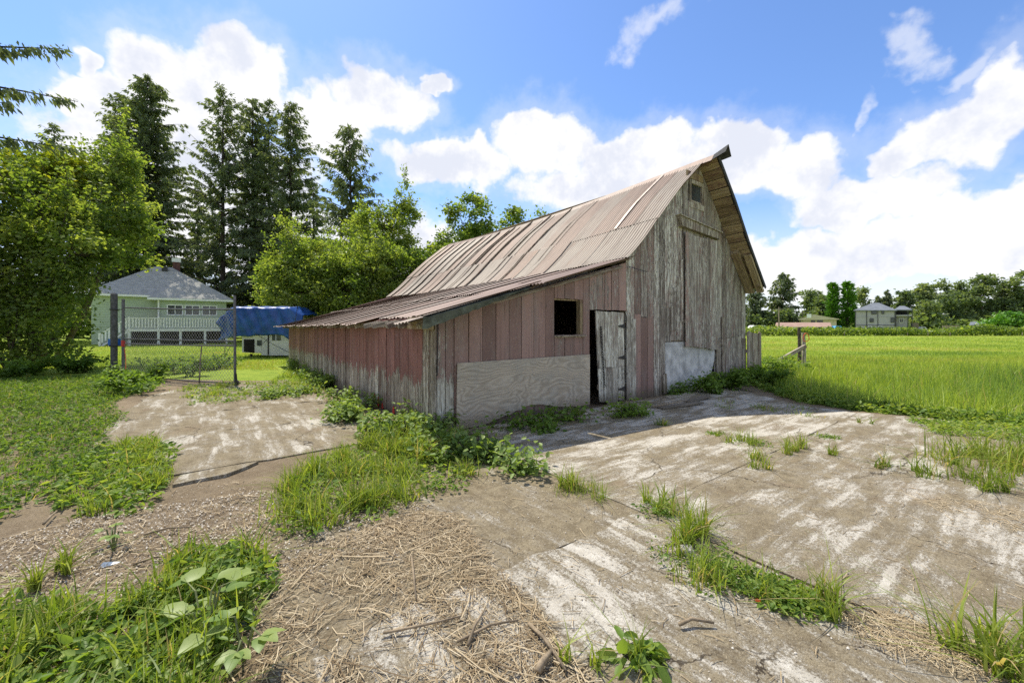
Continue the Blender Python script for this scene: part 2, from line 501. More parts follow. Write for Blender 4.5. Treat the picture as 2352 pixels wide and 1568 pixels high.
M['bark'] = simple('bark', (.11, .09, .07), .9, .35, 8, 0, .1, .02)
M['dark_bark'] = simple('dark_conifer_bark', (.045, .036, .03), .9, .35, 8, 0, .1)

def straw_material(name, a, b_, c):
    m, b, o = material(name)
    t = b.n('Attribute', attribute_name='tint').outputs['Fac']
    col = b.ramp(t, [(0, a), (.5, b_), (1, c)])
    principled(b, o, col, .8, 0, None, .01, .2)
    return m
M['straw'] = straw_material('dry_straw', (.12, .08, .042), (.34, .255, .145), (.60, .50, .34))
M['pebble'] = straw_material('pebbles', (.10, .08, .06), (.28, .235, .18), (.55, .51, .44))

def soil():
    m, b, o = material('bare_soil')
    vec = b.n('NewGeometry').outputs['Position']
    a = b.noise(vec, .9, 8, .65); c = b.noise(vec, 14, 6, .7); f = b.noise(vec, 70, 5, .75)
    col = b.mix(b.mr(a, .35, .65), (.165, .122, .076), (.29, .225, .145))
    col = b.mix(b.m('MULTIPLY', b.mr(c, .45, .7), .6), col, (.30, .24, .165))
    col = b.mix(b.m('MULTIPLY', b.mr(f, .48, .66), .55), col, (.065, .046, .03))
    col = b.mix(b.m('MULTIPLY', b.mr(b.noise(vec, 90, 4, .7), .57, .68), .8), col, (.46, .39, .275))
    principled(b, o, col, .95, 0, b.m('ADD', b.m('MULTIPLY', c, .6), f), .018, .1)
    return m
M['soil'] = soil()

def concrete():
    m, b, o = material('dirty_concrete')
    vec = b.n('TexCoord').outputs['Object']                    # slabs live in barn axes: x along the gable
    nz = lambda s, sc, d=7, r=.65, di=.0: b.noise(b.sc(vec, s), sc, d, r, di)
    big = nz((1, 1, 1), .7, 6, .6)
    px = b.n('SeparateXYZ', {0: vec}).outputs[0]
    side = b.mr(b.m('ADD', px, b.m('MULTIPLY', b.m('SUBTRACT', big, .5), 3.0)), -.5, .4)
    inv = b.m('SUBTRACT', 1.0, side)
    def both(s1, s2, sc, d, r, di):
        return b.m('ADD', b.m('MULTIPLY', nz(s1, sc, d, r, di), side), b.m('MULTIPLY', nz(s2, sc, d, r, di), inv))
    broad = both((.8, 2.0, 1), (2.0, .8, 1), 1.6, 9, .70, .5)      # broad scuffs
    scr = both((.8, 9.0, 1), (9.0, .8, 1), 1.2, 7, .62, .25)       # shovel scrapes
    grit = b.noise(vec, 45, 6, .80); spk = b.noise(vec, 120, 4, .7); med = b.noise(vec, 7, 9, .75)
    film = b.m('ADD', b.m('ADD', b.m('MULTIPLY', broad, .62), b.m('MULTIPLY', scr, .28)), b.m('ADD', b.m('MULTIPLY', big, .16), b.m('MULTIPLY', med, .30)))
    film = b.m('ADD', film, b.m('MULTIPLY', b.m('SUBTRACT', grit, .5), .34))
    film = b.m('ADD', film, b.m('MULTIPLY', b.m('SUBTRACT', spk, .5), .22))
    film = b.m('ADD', film, oprop(b, 'dirt'))
    fm = b.m('ADD', b.m('MULTIPLY', b.mr(film, .645, .72), .65), b.m('MULTIPLY', b.mr(film, .54, .82), .35))
    conc = b.mix(b.mr(med, .35, .65), (.44, .40, .325), (.60, .56, .48))
    conc = b.mix(b.m('MULTIPLY', b.mr(grit, .52, .68), .6), conc, (.27, .23, .175))
    brown = b.mix(b.mr(med, .35, .65), (.138, .106, .060), (.245, .198, .120))
    brown = b.mix(b.m('MULTIPLY', b.mr(grit, .50, .64), .6), brown, (.080, .057, .034))
    brown = b.mix(b.m('MULTIPLY', b.mr(spk, .52, .66), .7), brown, (.075, .054, .033))
    brown = b.mix(b.m('MULTIPLY', b.mr(b.noise(vec, 88, 4, .7), .56, .68), .75), brown, (.46, .39, .27))
    brown = b.mix(b.mr(b.noise(vec, 1.3, 5, .6), .56, .72, 0, .30), brown, (.20, .125, .075))
    col = b.mix(b.m('MULTIPLY', fm, .95), conc, brown)
    cv = b.v('MULTIPLY_ADD', b.v('SUBTRACT', b.noise(vec, 2.2, 6, .65, out=1), (.5, .5, .5)), (.55, .55, 0), vec)
    vor = b.n('TexVoronoi', {'Vector': b.sc(cv, (1, 1, 0)), 'Scale': .62}, feature='DISTANCE_TO_EDGE').outputs['Distance']
    crk = b.m('MULTIPLY', b.mr(vor, .0065, .002), b.mr(b.noise(vec, .8, 3, .5), .46, .54))
    col = b.mix(b.m('MULTIPLY', crk, .9), col, (.045, .034, .024))
    h = b.m('ADD', b.m('MULTIPLY', fm, .12), b.m('ADD', b.m('MULTIPLY', grit, .6), b.m('MULTIPLY', spk, .5)))
    principled(b, o, col, .93, 0, h, .012, .10)
    return m
M['concrete'] = concrete()

def grass_ground():
    m, b, o = material('grass_ground')
    vec = b.n('NewGeometry').outputs['Position']
    a = b.noise(vec, .12, 6, .6); c = b.noise(vec, 1.6, 6, .65); f = b.noise(vec, 14, 4, .7)
    col = b.mix(b.mr(a, .38, .62), (.25, .33, .045), (.35, .41, .065))
    col = b.mix(b.m('MULTIPLY', b.mr(c, .42, .66), .5), col, (.10, .20, .025))
    col = b.mix(b.m('MULTIPLY', b.mr(f, .5, .7), .5), col, (.06, .12, .015))
    principled(b, o, col, .95, 0, b.m('ADD', f, c), .06, .08)
    return m
M['grass_ground'] = grass_ground()

M['white'] = simple('white_paint', (.80, .81, .78), .6, .05, 5)
M['green_siding'] = simple('pale_green_siding', (.40, .475, .345), .7, .05, 3)
M['shingle'] = simple('grey_shingles', (.37, .365, .335), .95, .14, 3)
M['brick'] = simple('brick_chimney', (.12, .06, .05), .9, .3, 14)
M['glass'] = simple('dark_window_glass', (.05, .06, .065), .12, .3, 2, 0, .6)
M['void'] = simple('shade_black', (.02, .018, .015), .95, .3, 4)  # near-black colour stands in for shade inside or beneath parts
def tarp_mat():
    m, b, o = material('blue_tarp')
    vec = b.n('TexCoord').outputs['Object']
    n = b.noise(vec, 3.0, 6, .6); wv = b.noise(b.sc(vec, (1, 1, 5)), 4, 5, .6)
    col = b.mix(b.mr(n, .35, .65), (.008, .055, .24), (.02, .10, .37))
    principled(b, o, col, .38, 0, b.m('ADD', wv, n), .02, .5)
    return m
M['tarp'] = tarp_mat()
M['camper'] = simple('off_white_camper_skin', (.66, .655, .58), .5, .07, 3)
M['pipe'] = simple('dull_galvanised_pipe', (.13, .13, .135), .5, .25, 15, .5)
M['post_paint'] = simple('dark_painted_steel_post', (.085, .085, .085), .5, .3, 10, .3)
M['wire'] = simple('galvanised_wire', (.28, .28, .265), .5, .2, 20, .2)
M['stick'] = simple('dry_stick', (.24, .185, .12), .85, .25, 14)
M['orange'] = simple('orange_ribbon', (.85, .13, .03), .6, .15, 20)
M['red'] = simple('red_tape', (.50, .05, .04), .6, .15, 20)
M['stem'] = simple('green_stem', (.14, .16, .06), .7, .2, 20)
M['rope'] = simple('dark_rope', (.05, .045, .04), .9, .2, 30)
M['block'] = simple('cinder_block', (.34, .32, .285), .95, .25, 12, 0, .1, .01)
M['grey_siding'] = simple('light_grey_siding', (.37, .36, .375), .75, .05, 1)
M['trim_dark'] = simple('dark_trim', (.045, .045, .05), .6, .1, 2)
M['slate'] = simple('slate_roof', (.15, .165, .185), .9, .12, 1)
M['beige'] = simple('beige_render', (.52, .47, .34), .8, .06, 1)
M['brown_roof'] = simple('brown_shingle_roof', (.33, .22, .17), .9, .1, 1)
M['blue_plastic'] = simple('blue_plastic', (.02, .10, .42), .5, .15, 5)
M['lightblue'] = simple('light_blue_cover', (.10, .38, .66), .5, .15, 3)
M['black_rubber'] = simple('black_rubber', (.02, .02, .022), .6, .2, 9)
M['glass_shard'] = simple('greenish_glass', (.16, .22, .20), .15, .2, 9, 0, .6)
# ---------------------------------------------------------------- ground
rng = np.random.default_rng(7)
MB().add([(-900, -300, 0), (900, -300, 0), (900, 1500, 0), (-900, 1500, 0)], [(0, 1, 2, 3)]).build('ground', M['grass_ground'], kind='structure')
YARD = [(-18, -5), (15, -5), (13.5, 5.6), (9.3, 6.6), (8.3, 6.75), (7.5, 7.3), (6.7, 8.0), (6.3, 8.9), (7.0, 11.0), (7.7, 12.9), (0, 25), (-8.8, 17.3), (-5.2, 12.2), (-8.0, 12.4), (-12, 13.0), (-20, 12.5), (-22, 4)]
def yard_soil():
    st = .16
    xs = np.arange(-22, 15.1, st); ys = np.arange(-5, 25.1, st)
    X, Y = np.meshgrid(xs, ys); p = np.stack([X.ravel(), Y.ravel()], 1)
    z = .004 + .008 * vnoise(p, 1.1, 3) ** 2 + .006 * vnoise(p, 3.7, 5)
    t = .8 * (p[:, 0] - BO[0]) + .6 * (p[:, 1] - BO[1])
    V = np.column_stack([p, z]); W_, H_ = len(xs), len(ys)
    i = np.arange(W_ - 1)[None, :] + np.arange(H_ - 1)[:, None] * W_; i = i.ravel()
    F = np.stack([i, i + 1, i + 1 + W_, i + W_], 1)
    keep = in_poly(V[F].mean(1), YARD)
    np_obj('yard_soil', V, F[keep], M['soil'], smooth=True, kind='structure')
yard_soil()

# concrete yard: slabs poured in bays along the barn's axes, joints open between them
pad = bpy.data.objects.new('concrete_yard', None); link(pad); pad.location = tuple(BO); pad.rotation_euler = (0, 0, BA); tag(pad, kind='structure')
def rough_edge(pts, amp, step, rg):
    out_ = []
    for i in range(len(pts)):
        a = np.array(pts[i]); b = np.array(pts[(i + 1) % len(pts)])
        L = np.linalg.norm(b - a); n = max(1, int(L / step))
        nrm = np.array([-(b - a)[1], (b - a)[0]]) / L
        for k in range(n):
            q = a + (b - a) * k / n
            out_.append(tuple(q + (nrm * rg.normal() * amp if k else 0)))
    return out_
def slab_piece(pts, z1, dirt, amp=.012, tilt=(0, 0), name='slab'):
    poly = rough_edge(pts, amp, .22, rng)
    mb = MB().slab(poly, z1 - .12, z1)
    mb.v = [(x, y, z + tilt[0] * (x - pts[0][0]) + tilt[1] * (y - pts[0][1])) for x, y, z in mb.v]
    o = mb.build(name, M['concrete'], pad); o['dirt'] = float(dirt) + .045
    return o
# (outline in barn axes, top, dirt, edge roughness); neighbouring pieces share the joint or crack between them
J, K = -.066, 3.25
CR1 = [(K + .003, -5.6), (4.2, -5.35), (5.0, -5.55), (5.9, -5.1), (7.2, -5.25)]          # crack across a right bay
CR2 = [(J, -1.9), (.7, -2.05), (1.3, -1.75), (2.2, -2.15), (K - .003, -2.0)]             # crack across the bay by the door
CR3 = [(-4.35, 2.1), (-3.2, 2.3), (-2.3, 1.95), (-1.5, 2.25), (-.82, 2.1)]
up = lambda c: [(x, y + .004) for x, y in c]
for pts_, z_, d_, am in (
    ([(J, -3.52), (K - .003, -3.503)] + CR2[::-1], .026, -.02, .006),
    (up(CR2) + [(K - .003, -.18), (J, -.12)], .0275, -.03, .006),
    ([(J, -7.10), (K - .003, -7.10), (K - .003, -3.509), (J, -3.526)], .024, .0, .006),
    ([(K + .003, -3.50), (6.7, -3.45), (6.75, -2.5), (7.6, -1.2), (8.2, -.2), (K + .003, -.18)], .025, -.04, .010),
    ([(K + .003, -7.10), (7.0, -7.10)] + CR1[::-1], .027, -.01, .010),
    (up(CR1) + [(7.15, -4.3), (6.75, -3.46), (K + .003, -3.506)], .0255, -.01, .010),
    ([(J, -10.9), (K - .003, -10.9), (K - .003, -7.106), (J, -7.106)], .025, .0, .01),
    ([(K + .003, -10.9), (6.9, -10.9), (6.9, -7.106), (K + .003, -7.106)], .026, .0, .01),
    ([(-3.45, .10), (-.85, .10)] + CR3[::-1] + [(-4.2, 1.2)], .027, .0, .02),
    (up(CR3) + [(-.80, 3.97), (-4.4, 3.97)], .025, .01, .02),
    ([(-4.4, 3.977), (-.95, 3.977), (-1.1, 8.4), (-3.3, 8.8), (-4.2, 7.0)], .026, .02, .05),
    ([(-2.9, -3.50), (J - .006, -3.52), (J - .006, -.55), (-.75, -.05), (-1.9, -.25), (-2.4, -1.4)], .017, .06, .05),
    ([(-2.5, -7.1), (J - .006, -7.1), (J - .006, -3.526), (-2.9, -3.506)], .019, -.02, .03),
    ([(-2.4, -10.9), (J - .006, -10.9), (J - .006, -7.106), (-2.4, -7.106)], .019, .0, .03)):
    slab_piece(pts_, z_, d_, am)
slab_piece([(-3.4, -.30), (-2.95, -.28), (-2.62, .02), (-3.0, .06), (-3.35, .04)], .036, -.02, .025, (.02, -.03), 'broken_slab')
# ---------------------------------------------------------------- barn
rnd = random.Random(11)
barn = thing('barn', 'weathered red plank barn with rusty corrugated iron roof and lean-to', 'barn', BO, BA)
def board(p, q, wd, th, m, parent, nrm, name='plank', ragged=0.0, **props):
    p, q, nrm = Vector(p), Vector(q), Vector(nrm).normalized()
    z = (q - p); L = z.length; z.normalize()
    y = (nrm - z * nrm.dot(z)).normalized(); x = y.cross(z)
    j = lambda: rnd.uniform(-ragged, ragged)
    mb = MB().prism([(-wd / 2, j()), (-wd * .1, j()), (wd / 2, j()), (wd / 2, L + j()), (wd * .15, L + j()), (-wd / 2, L + j())], -th / 2, th / 2)
    o = mb.build(name, m, parent)
    o.matrix_basis = Matrix(((x.x, y.x, z.x, p.x), (x.y, y.y, z.y, p.y), (x.z, y.z, z.z, p.z), (0, 0, 0, 1)))
    for k, v_ in props.items(): o[k] = float(v_)
    return o
WL, WR, LEN = -.30, 10.08, 13.7            # wall lines and length
LEFT = [(7.35, 6.00), (6.11, 5.00), (5.34, 4.27), (4.78, 3.70), (4.36, 3.33), (4.12, 3.15)]
RIGHT = [(7.35, 6.00), (8.25, 5.03), (9.02, 4.06), (10.13, 2.82)]
def interp(t, pts):
    pts = sorted(pts)
    return float(np.interp(t, [p[0] for p in pts], [p[1] for p in pts]))
def shed_z(t): return 1.83 + (3.10 - 1.83) * (t + .30) / (4.30 + .30)
def roof_z(t):
    if t < 4.3: return shed_z(t) - .04
    return (interp(t, LEFT) if t < 7.35 else interp(t, RIGHT)) - .09

# front wall: frame timbers with planks nailed to the outside
fmb = MB()
for z_ in (.35, 1.3): fmb.box((WL + .06, .035, z_ - .05), (3.08, .075, z_ + .05)); fmb.box((4.32, .035, z_ - .05), (WR - .1, .075, z_ + .05))
fmb.box((4.32, .035, 2.45), (WR - .1, .075, 2.55)); fmb.box((5.0, .035, 3.6), (9.2, .075, 3.7))
for t_ in (WL + .08, 3.05, 4.34, 5.9, 8.7, WR - .08): fmb.box((t_ - .05, .08, 0), (t_ + .05, .18, roof_z(t_) - .12))
front = fmb.build('front_wall', M['old_wood'], barn)
SEAM = [1001, 1022, 1042, 1076, 1107, 1138, 1168, 1197, 1225, 1251, 1272, 1296, 1318, 1338, 1353, 1370, 1388, 1403, 1420, 1437, 1456, 1471, 1486, 1500, 1513, 1526, 1540, 1553, 1567, 1579, 1591, 1603, 1615, 1627, 1640, 1649, 1658, 1667, 1676, 1685, 1694, 1703, 1712]
seam_t = [FW(p, 0)[0] for p in SEAM]
win = (FW(1272, 0)[0], FW(1338, 0)[0], 1.49, 2.19)
doo = (FW(1353, 0)[0], FW(1437, 0)[0], -1, 2.0)
pan = (FW(1526, 0)[0], FW(1640, 0)[0], -1, 1.22)
vent = (6.93, 7.50, 4.90, 5.38)
for i in range(len(SEAM) - 1):
    a, b_ = seam_t[i], seam_t[i + 1]; mid = (a + b_) / 2
    g = rnd.uniform(.004, .009)
    a2, b2 = a + g, b_ - g
    zt = lambda t: roof_z(t)
    bot = .0
    if SEAM[i] >= 1640: bot = rnd.choice([.02, .05, .12, .25, .05])
    spans = [(bot, None)]
    for (o0, o1, z0, z1) in (win, doo, pan, vent):
        if o0 - .02 <= mid <= o1 + .02 and (o1 - o0 > .1):
            new = []
            for (s0, s1) in spans:
                if z0 > s0: new.append((s0, z0))
                new.append((z1, s1))
            spans = [(x0, x1) for x0, x1 in new if x1 is None or x1 > x0 + .05]
    if 1456 <= SEAM[i] < 1500: spans = [(0.0, 1.86 + rnd.uniform(-.05, .12)), (None, None)]
    if 1526 <= SEAM[i] < 1567: spans = [(pan[3] + rnd.uniform(-.02, .12), 2.15 + rnd.uniform(-.3, .3)), (None, None)]
    if 1640 <= SEAM[i]: spans = [(bot, 1.25 + rnd.uniform(-.1, .2)), (None, None)] if rnd.random() < .7 else [(bot, None)]
    last = 0
    for k, (s0, s1) in enumerate(spans):
        if s0 is None: s0 = last + .006
        off = rnd.uniform(-.006, .006) - (.004 if k == 0 else 0)
        j = lambda q: rnd.uniform(-q, q)
        rag = .035 if s0 < .6 and SEAM[i] > 1300 else .008
        top0, top1 = (zt(a2), zt(b2)) if s1 is None else (s1 + j(.006), s1 + j(.006))
        poly = [(a2, s0 + j(rag)), ((a2 * 2 + b2) / 3, s0 + j(rag)), ((a2 + 2 * b2) / 3, s0 + j(rag)), (b2, s0 + j(rag)), (b2, top1), (a2, top0)]
        if s1 is None and a2 < 7.35 < b2: poly = poly[:5] + [(7.35, zt(7.35))] + poly[5:]
        px = SEAM[i]
        o = MB().prism(poly, -.012 + off, .012 + off).build('plank', M['pale_plank'] if px < 1042 or 1437 <= px < 1456 or (1500 <= px < 1526 and s1 is not None) else M['plank'], front)
        last = s1 or 0
        if px < 1042: pt, pl, we = (.62, .6, .75)
        elif px < 1251: pt, pl, we = (.78, .35, .22)
        elif px < 1353: pt, pl, we = (.68, .5, .30)
        elif px < 1437: pt, pl, we = (.58, .35, .2)
        elif px < 1456: pt, pl, we = (.42, .8, .3)
        elif px < 1500: pt, pl, we = (.80, .4, .1) if k == 0 else (.44, .5, 0)
        elif px < 1567: pt, pl, we = (.36, .9, .2)
        else: pt, pl, we = (.36, .6, .2)
        o['paint'] = pt + rnd.uniform(-.07, .07); o['pale'] = pl + rnd.uniform(-.15, .15); o['wear'] = we

# plywood sheet over the lower left of the front, bitten away at the bottom
x0, x1 = .03, 3.09
n_ = 26; bot = []
for k in range(n_ + 1):
    u = k / n_
    z_ = .015 + .16 * math.exp(-((u - .52) / .20) ** 2) + .05 * rnd.random() * (1 if .2 < u < .85 else .2) + .06 * u
    bot.append((x0 + (x1 - x0) * u, z_))
MB().prism(bot + [(x1, 1.09), (x0 + .02, 1.075)], -.055, -.038).build('plywood_sheet', M['plywood'], front, label='grey plywood sheet with swirling grain nailed over the planks')
# window without glass
wf = MB().box((win[0] - .01, -.03, win[2] - .05), (win[1] + .04, .06, win[2] - .005)).build('window', M['old_wood'], front, label='square glassless window opening'); wf['pale'] = .9; wf['paint'] = .2
for a, b_ in (((win[1] - .075, -.005, win[2]), (win[1] - .005, .10, win[3])), ((win[0], .03, win[3] - .03), (win[1] - .08, .10, win[3] - .003))):
    o = MB().box(a, b_).build('window_frame', M['soffit'], wf); o['pale'] = .4; o['paint'] = .1
o = MB().box((win[0] + .02, -.075, win[2] - .03), (win[1] + .05, -.033, win[2] - .008)).build('window_sill', M['old_wood'], wf); o['pale'] = 1.0
# loft vent window in the gable peak
vf = MB().box((vent[0] - .07, -.03, vent[2] - .16), (vent[1] + .09, .01, vent[2] - .02)).build('loft_window', M['old_wood'], front); vf['pale'] = .9
for a, b_ in (((vent[0] - .065, -.035, vent[2] - .015), (vent[0] + .03, .02, vent[3] + .08)), ((vent[1] - .03, -.035, vent[2] - .015), (vent[1] + .085, .02, vent[3] + .08)),
              ((vent[0] + .033, -.04, vent[3] - .01), (vent[1] - .033, .02, vent[3] + .09)), ((vent[0] + .033, -.028, vent[2] - .017), (vent[1] - .033, .02, vent[2] + .035))):
    o = MB().box(a, b_).build('window_frame', M['old_wood'], vf); o['pale'] = .9; o['paint'] = .15
o = MB().box((vent[0] - .2, -.045, vent[3] + .1), (vent[1] + .02, -.01, vent[3] + .28)).build('head_board', M['soffit'], vf)
MB().box((vent[0] + .03, .012, vent[2] + .03), (vent[1] - .03, .018, vent[3])).build('pane', M['glass'], vf)
# track board over the loft door, with a bevelled left end
hb = MB().prism([(6.30, 4.40), (6.38, 4.16), (8.28, 4.06), (8.30, 4.24)], -.125, -.016).build('track_board', M['old_wood'], front); hb['pale'] = 1.0; hb['paint'] = .1
hb2 = MB().prism([(6.24, 4.43), (6.30, 4.405), (8.36, 4.245), (8.36, 4.275)], -.16, -.02).build('drip_board', M['old_wood'], front); hb2['pale'] = .9
# tall loft door hanging proud of the wall
ld = MB().box((6.62, -.070, 1.75), (8.15, -.030, 1.87)).build('loft_door', M['old_wood'], front, label='tall board loft door hanging down to the cement panel'); ld['pale'] = .5
MB().box((6.62, -.070, 3.4), (8.15, -.030, 3.52)).build('batten', M['old_wood'], ld)
td = 6.58
while td < 8.12:
    wd = rnd.uniform(.17, .23); e = min(td + wd, 8.18)
    zb = 1.12 - .05 * (td - 6.58) + rnd.uniform(-.03, .03); zt_ = 4.06 - .035 * (td - 6.58) + rnd.uniform(-.05, .02)
    poly = [(td + .004, zb + rnd.uniform(-.02, .02)), ((td + e) / 2, zb + rnd.uniform(-.02, .02)), (e - .004, zb + rnd.uniform(-.02, .02)), (e - .004, zt_), (td + .004, zt_ + rnd.uniform(-.02, .02))]
    off = rnd.uniform(-.006, .006)
    o = MB().prism(poly, -.096 + off, -.073 + off).build('plank', M['plank'], ld)
    o['paint'] = rnd.choice([.26, .40, .32, .46, .36]); o['pale'] = rnd.uniform(.4, .95); o['wear'] = 0.0
    td = e
# patch planks left of the loft door
for (a, b_, z0, z1, pt) in ((6.02, 6.24, 1.55, 2.62, .3), (6.26, 6.42, 1.33, 2.9, .38), (6.44, 6.56, 1.75, 3.35, .42)):
    o = MB().prism([(a, z0), (b_, z0 + .03), (b_, z1), (a, z1 - .02)], -.036, -.014).build('patch_plank', M['plank'], front); o['paint'] = pt; o['pale'] = .95
# cement panel below it, its lower right corner broken off
MB().prism([(5.80, .05), (6.2, .02), (6.6, -.02), (7.3, .02), (7.6, .22), (8.0, .42), (8.15, .75), (8.16, 1.25), (5.78, 1.27)], -.026, -.008).build('cement_panel', M['panel'], front, label='grey cement panel patched over the lower planks')
o = board((5.74, -.05, 0), (5.72, -.05, .48), .14, .03, M['old_wood'], front, (0, -1, 0), 'broken_plank', .05, pale=1.2)
o = board((8.33, -.06, -.02), (8.28, -.05, 1.3), .17, .03, M['old_wood'], front, (0, -1, 0), 'broken_plank', .06, pale=.9)
o = board((8.62, -.04, .12), (8.60, -.04, 1.9), .14, .025, M['old_wood'], front, (0, -1, 0), 'broken_plank', .05, pale=.8)

# plank door, a little open and sagging
door = MB().box((3.33, -.022, 1.60), (4.24, .0, 1.70)).build('door', M['old_wood'], front, label='pale peeling plank door standing ajar'); door['pale'] = .8
MB().box((3.36, -.022, .35), (4.24, .0, .45)).build('ledge', M['old_wood'], door)
for (a, b_, a3, b3, z0, z1) in ((3.27, 3.52, 3.40, 3.62, .10, 1.965), (3.525, 3.76, 3.63, 3.80, .03, 1.955), (3.765, 3.98, 3.805, 3.99, .0, 1.96), (3.985, 4.19, 3.995, 4.20, .05, 1.95)):
    off = rnd.uniform(-.006, .006)
    mid = .78 + rnd.uniform(-.02, .02)
    am, bmid = a3 + (a - a3) * .42, b3 + (b_ - b3) * .42
    polys = [[(a3, z0 + rnd.uniform(-.03, .03)), ((a3 + b3) / 2, z0 + rnd.uniform(-.05, .03)), (b3 - .004, z0), (bmid - .004, mid), (am, mid)], [(am, mid + .006), (bmid - .004, mid + .006), (b_ - .004, z1), (a, z1 + .01)]]
    for poly in polys:
        o = MB().prism(poly, -.048 + off, -.026 + off).build('plank', M['pale_plank'], door); o['paint'] = rnd.uniform(.0, .12); o['pale'] = rnd.uniform(.9, 1.3)
for zc in (1.66, .98, .30):
    MB().prism([(4.20, zc - .05), (4.20, zc + .05), (3.98, zc + .012), (3.98, zc - .012)], -.058, -.051).build('hinge', M['iron'], door)
ch = MB(); zc = 1.62; k = 0
while zc > .38:
    cxk = 3.40 + (1.62 - zc) * .095
    ring = []
    for q in range(9):
        th = 2 * math.pi * q / 8
        dx, dz = .020 * math.cos(th), .036 * math.sin(th)
        ring.append((cxk + (dx if k % 2 else dx * .25), -.075 + (0 if k % 2 else dx), zc + dz))
    ch.tube(ring, .0075, 4, False); zc -= .052; k += 1
o = ch.build('chain', M['iron'], door); o['kind'] = 'stuff'
for (a, b_, z1) in ((4.30, 4.48, 1.9), (4.485, 4.62, 1.82)):
    o = MB().prism([(a, .05), (b_, .02), (b_, z1), (a, z1)], -.036, -.014).build('jamb_plank', M['pale_plank'], front); o['paint'] = .15; o['pale'] = 1.0

# side wall
smb = MB()
for z_ in (.4, 1.25): smb.box((WL + .035, .12, z_ - .05), (WL + .075, LEN - .1, z_ + .05))
for y_ in np.arange(.1, LEN, 1.9): smb.box((WL + .08, y_ - .05, 0), (WL + .18, y_ + .05, 1.62))
side = smb.build('side_wall', M['old_wood'], barn)
y_ = .03
while y_ < LEN - .1:
    wd = rnd.uniform(.17, .25); e = min(y_ + wd, LEN); g = rnd.uniform(.004, .011)
    a2, b2 = y_ + g, e - g; off = rnd.uniform(-.007, .007)
    zt_ = 1.80 - .06 * (y_ / LEN); j = lambda q: rnd.uniform(-q, q)
    mb = MB().prism([(a2, j(.03)), ((a2 + b2) / 2, j(.05) + .02), (b2, j(.03)), (b2, zt_ + j(.01)), (a2, zt_ + j(.01))], -.012 + off, .012 + off)
    mb.v = [(WL + yy, xx, zz) for xx, yy, zz in mb.v]
    o = mb.build('plank', M['red_plank'], side)
    o['paint'] = rnd.uniform(.78, .98) if y_ > .4 else .4; o['pale'] = rnd.uniform(.3, .9); o['wear'] = rnd.uniform(.85, 1.2)
    y_ = e
for k, (yy, hh) in enumerate(((2.72, .28), (2.5, .24), (2.25, .16), (1.65, .18))):
    MB().prism([(yy, .03), (yy + .12, .03), (yy + .10, hh * .7), (yy + .05, hh), (yy + .02, hh * .6)], 0, .002).build('paint_splash', M['red'], side).matrix_basis = Matrix(((0, 1, 0, WL - .022), (1, 0, 0, 0), (0, 0, 1, 0), (0, 0, 0, 1)))
# corner boards and old cable down the corner
o = board((WL - .028, -.004, 0), (WL - .028, -.004, 1.80), .10, .022, M['old_wood'], barn, (-1, 0, 0), 'corner_board', .02, pale=.9)
cb = MB().tube([(WL - .02, -.035, .02), (WL - .035, -.04, .5), (WL - .02, -.035, 1.0), (WL - .03, -.04, 1.5), (WL + .01, -.03, 1.88)], .008, 5).build('cable', M['rope'], barn)
MB().tube([(WL + .0, -.045, .9), (WL + .005, -.05, 1.4), (WL + .02, -.04, 1.84)], .010, 5).build('rusty_rod', M['iron'], barn)
# right and back walls, seldom seen
def plain_wall(name, pts, axis):
    w_ = MB()
    if axis == 'y': w_.box((WR - .012, .03, 0), (WR + .012, LEN, 2.80))
    else: w_.prism([(WL, 0), (WR, 0), (WR, 2.7), (7.35, 5.85), (4.4, 3.2), (WL, 1.75)], LEN, LEN + .024)
    o = w_.build(name, M['plank'], barn); o['paint'] = .6; o['pale'] = .6; o['wear'] = .4
plain_wall('long_wall', None, 'y'); plain_wall('back_wall', None, 'x')

# ------------------------------------------------ roof
def profile_pts(pts, n):
    d = [0]
    for a, b_ in zip(pts, pts[1:]): d.append(d[-1] + math.dist(a, b_))
    u = np.linspace(0, d[-1], n)
    return list(zip(np.interp(u, d, [p[0] for p in pts]), np.interp(u, d, [p[1] for p in pts])))
def sub_profile(pts, f0, f1, n):
    P_ = profile_pts(pts, 201); a, b_ = int(200 * f0), int(200 * f1)
    return profile_pts(P_[a:b_ + 1], n)
def sheet_mesh(name, prof, width, m, wl=.0875, amp=.011, ragged=0.0, seed=0):
    """corrugated sheet: profile (t, z) down the slope, waves across y"""
    rg = np.random.default_rng(seed)
    nc = int(round(width / wl * 6)); ys = np.linspace(0, width, nc + 1)
    pr = np.array(prof); V = []
    tn = np.gradient(pr, axis=0); tn = tn / np.linalg.norm(tn, axis=1)[:, None]
    nr = np.stack([-tn[:, 1], tn[:, 0]], 1); nr = nr * np.sign(nr[:, 1:2])
    rag = np.interp(ys, np.linspace(0, width, 7), rg.uniform(-ragged, ragged, 7)) + rg.uniform(-ragged, ragged, nc + 1) * .25
    for i in range(len(pr)):
        wv = amp * np.cos(2 * np.pi * ys / wl)
        pt = pr[i][None, :] + nr[i][None, :] * wv[:, None]
        if i == len(pr) - 1 and ragged: pt = pt + tn[i][None, :] * rag[:, None]
        V.append(np.stack([pt[:, 0], ys, pt[:, 1]], 1))
    V = np.concatenate(V); W_ = nc + 1
    i = (np.arange(nc)[None, :] + np.arange(len(pr) - 1)[:, None] * W_).ravel()
    F = np.stack([i, i + 1, i + 1 + W_, i + W_], 1)
    return np_mesh(name, V, F, m, smooth=True)
def sag(y): return -.20 * math.sin(math.pi * min(max((y + .3) / (LEN + .6), 0), 1))
rfr = MB()
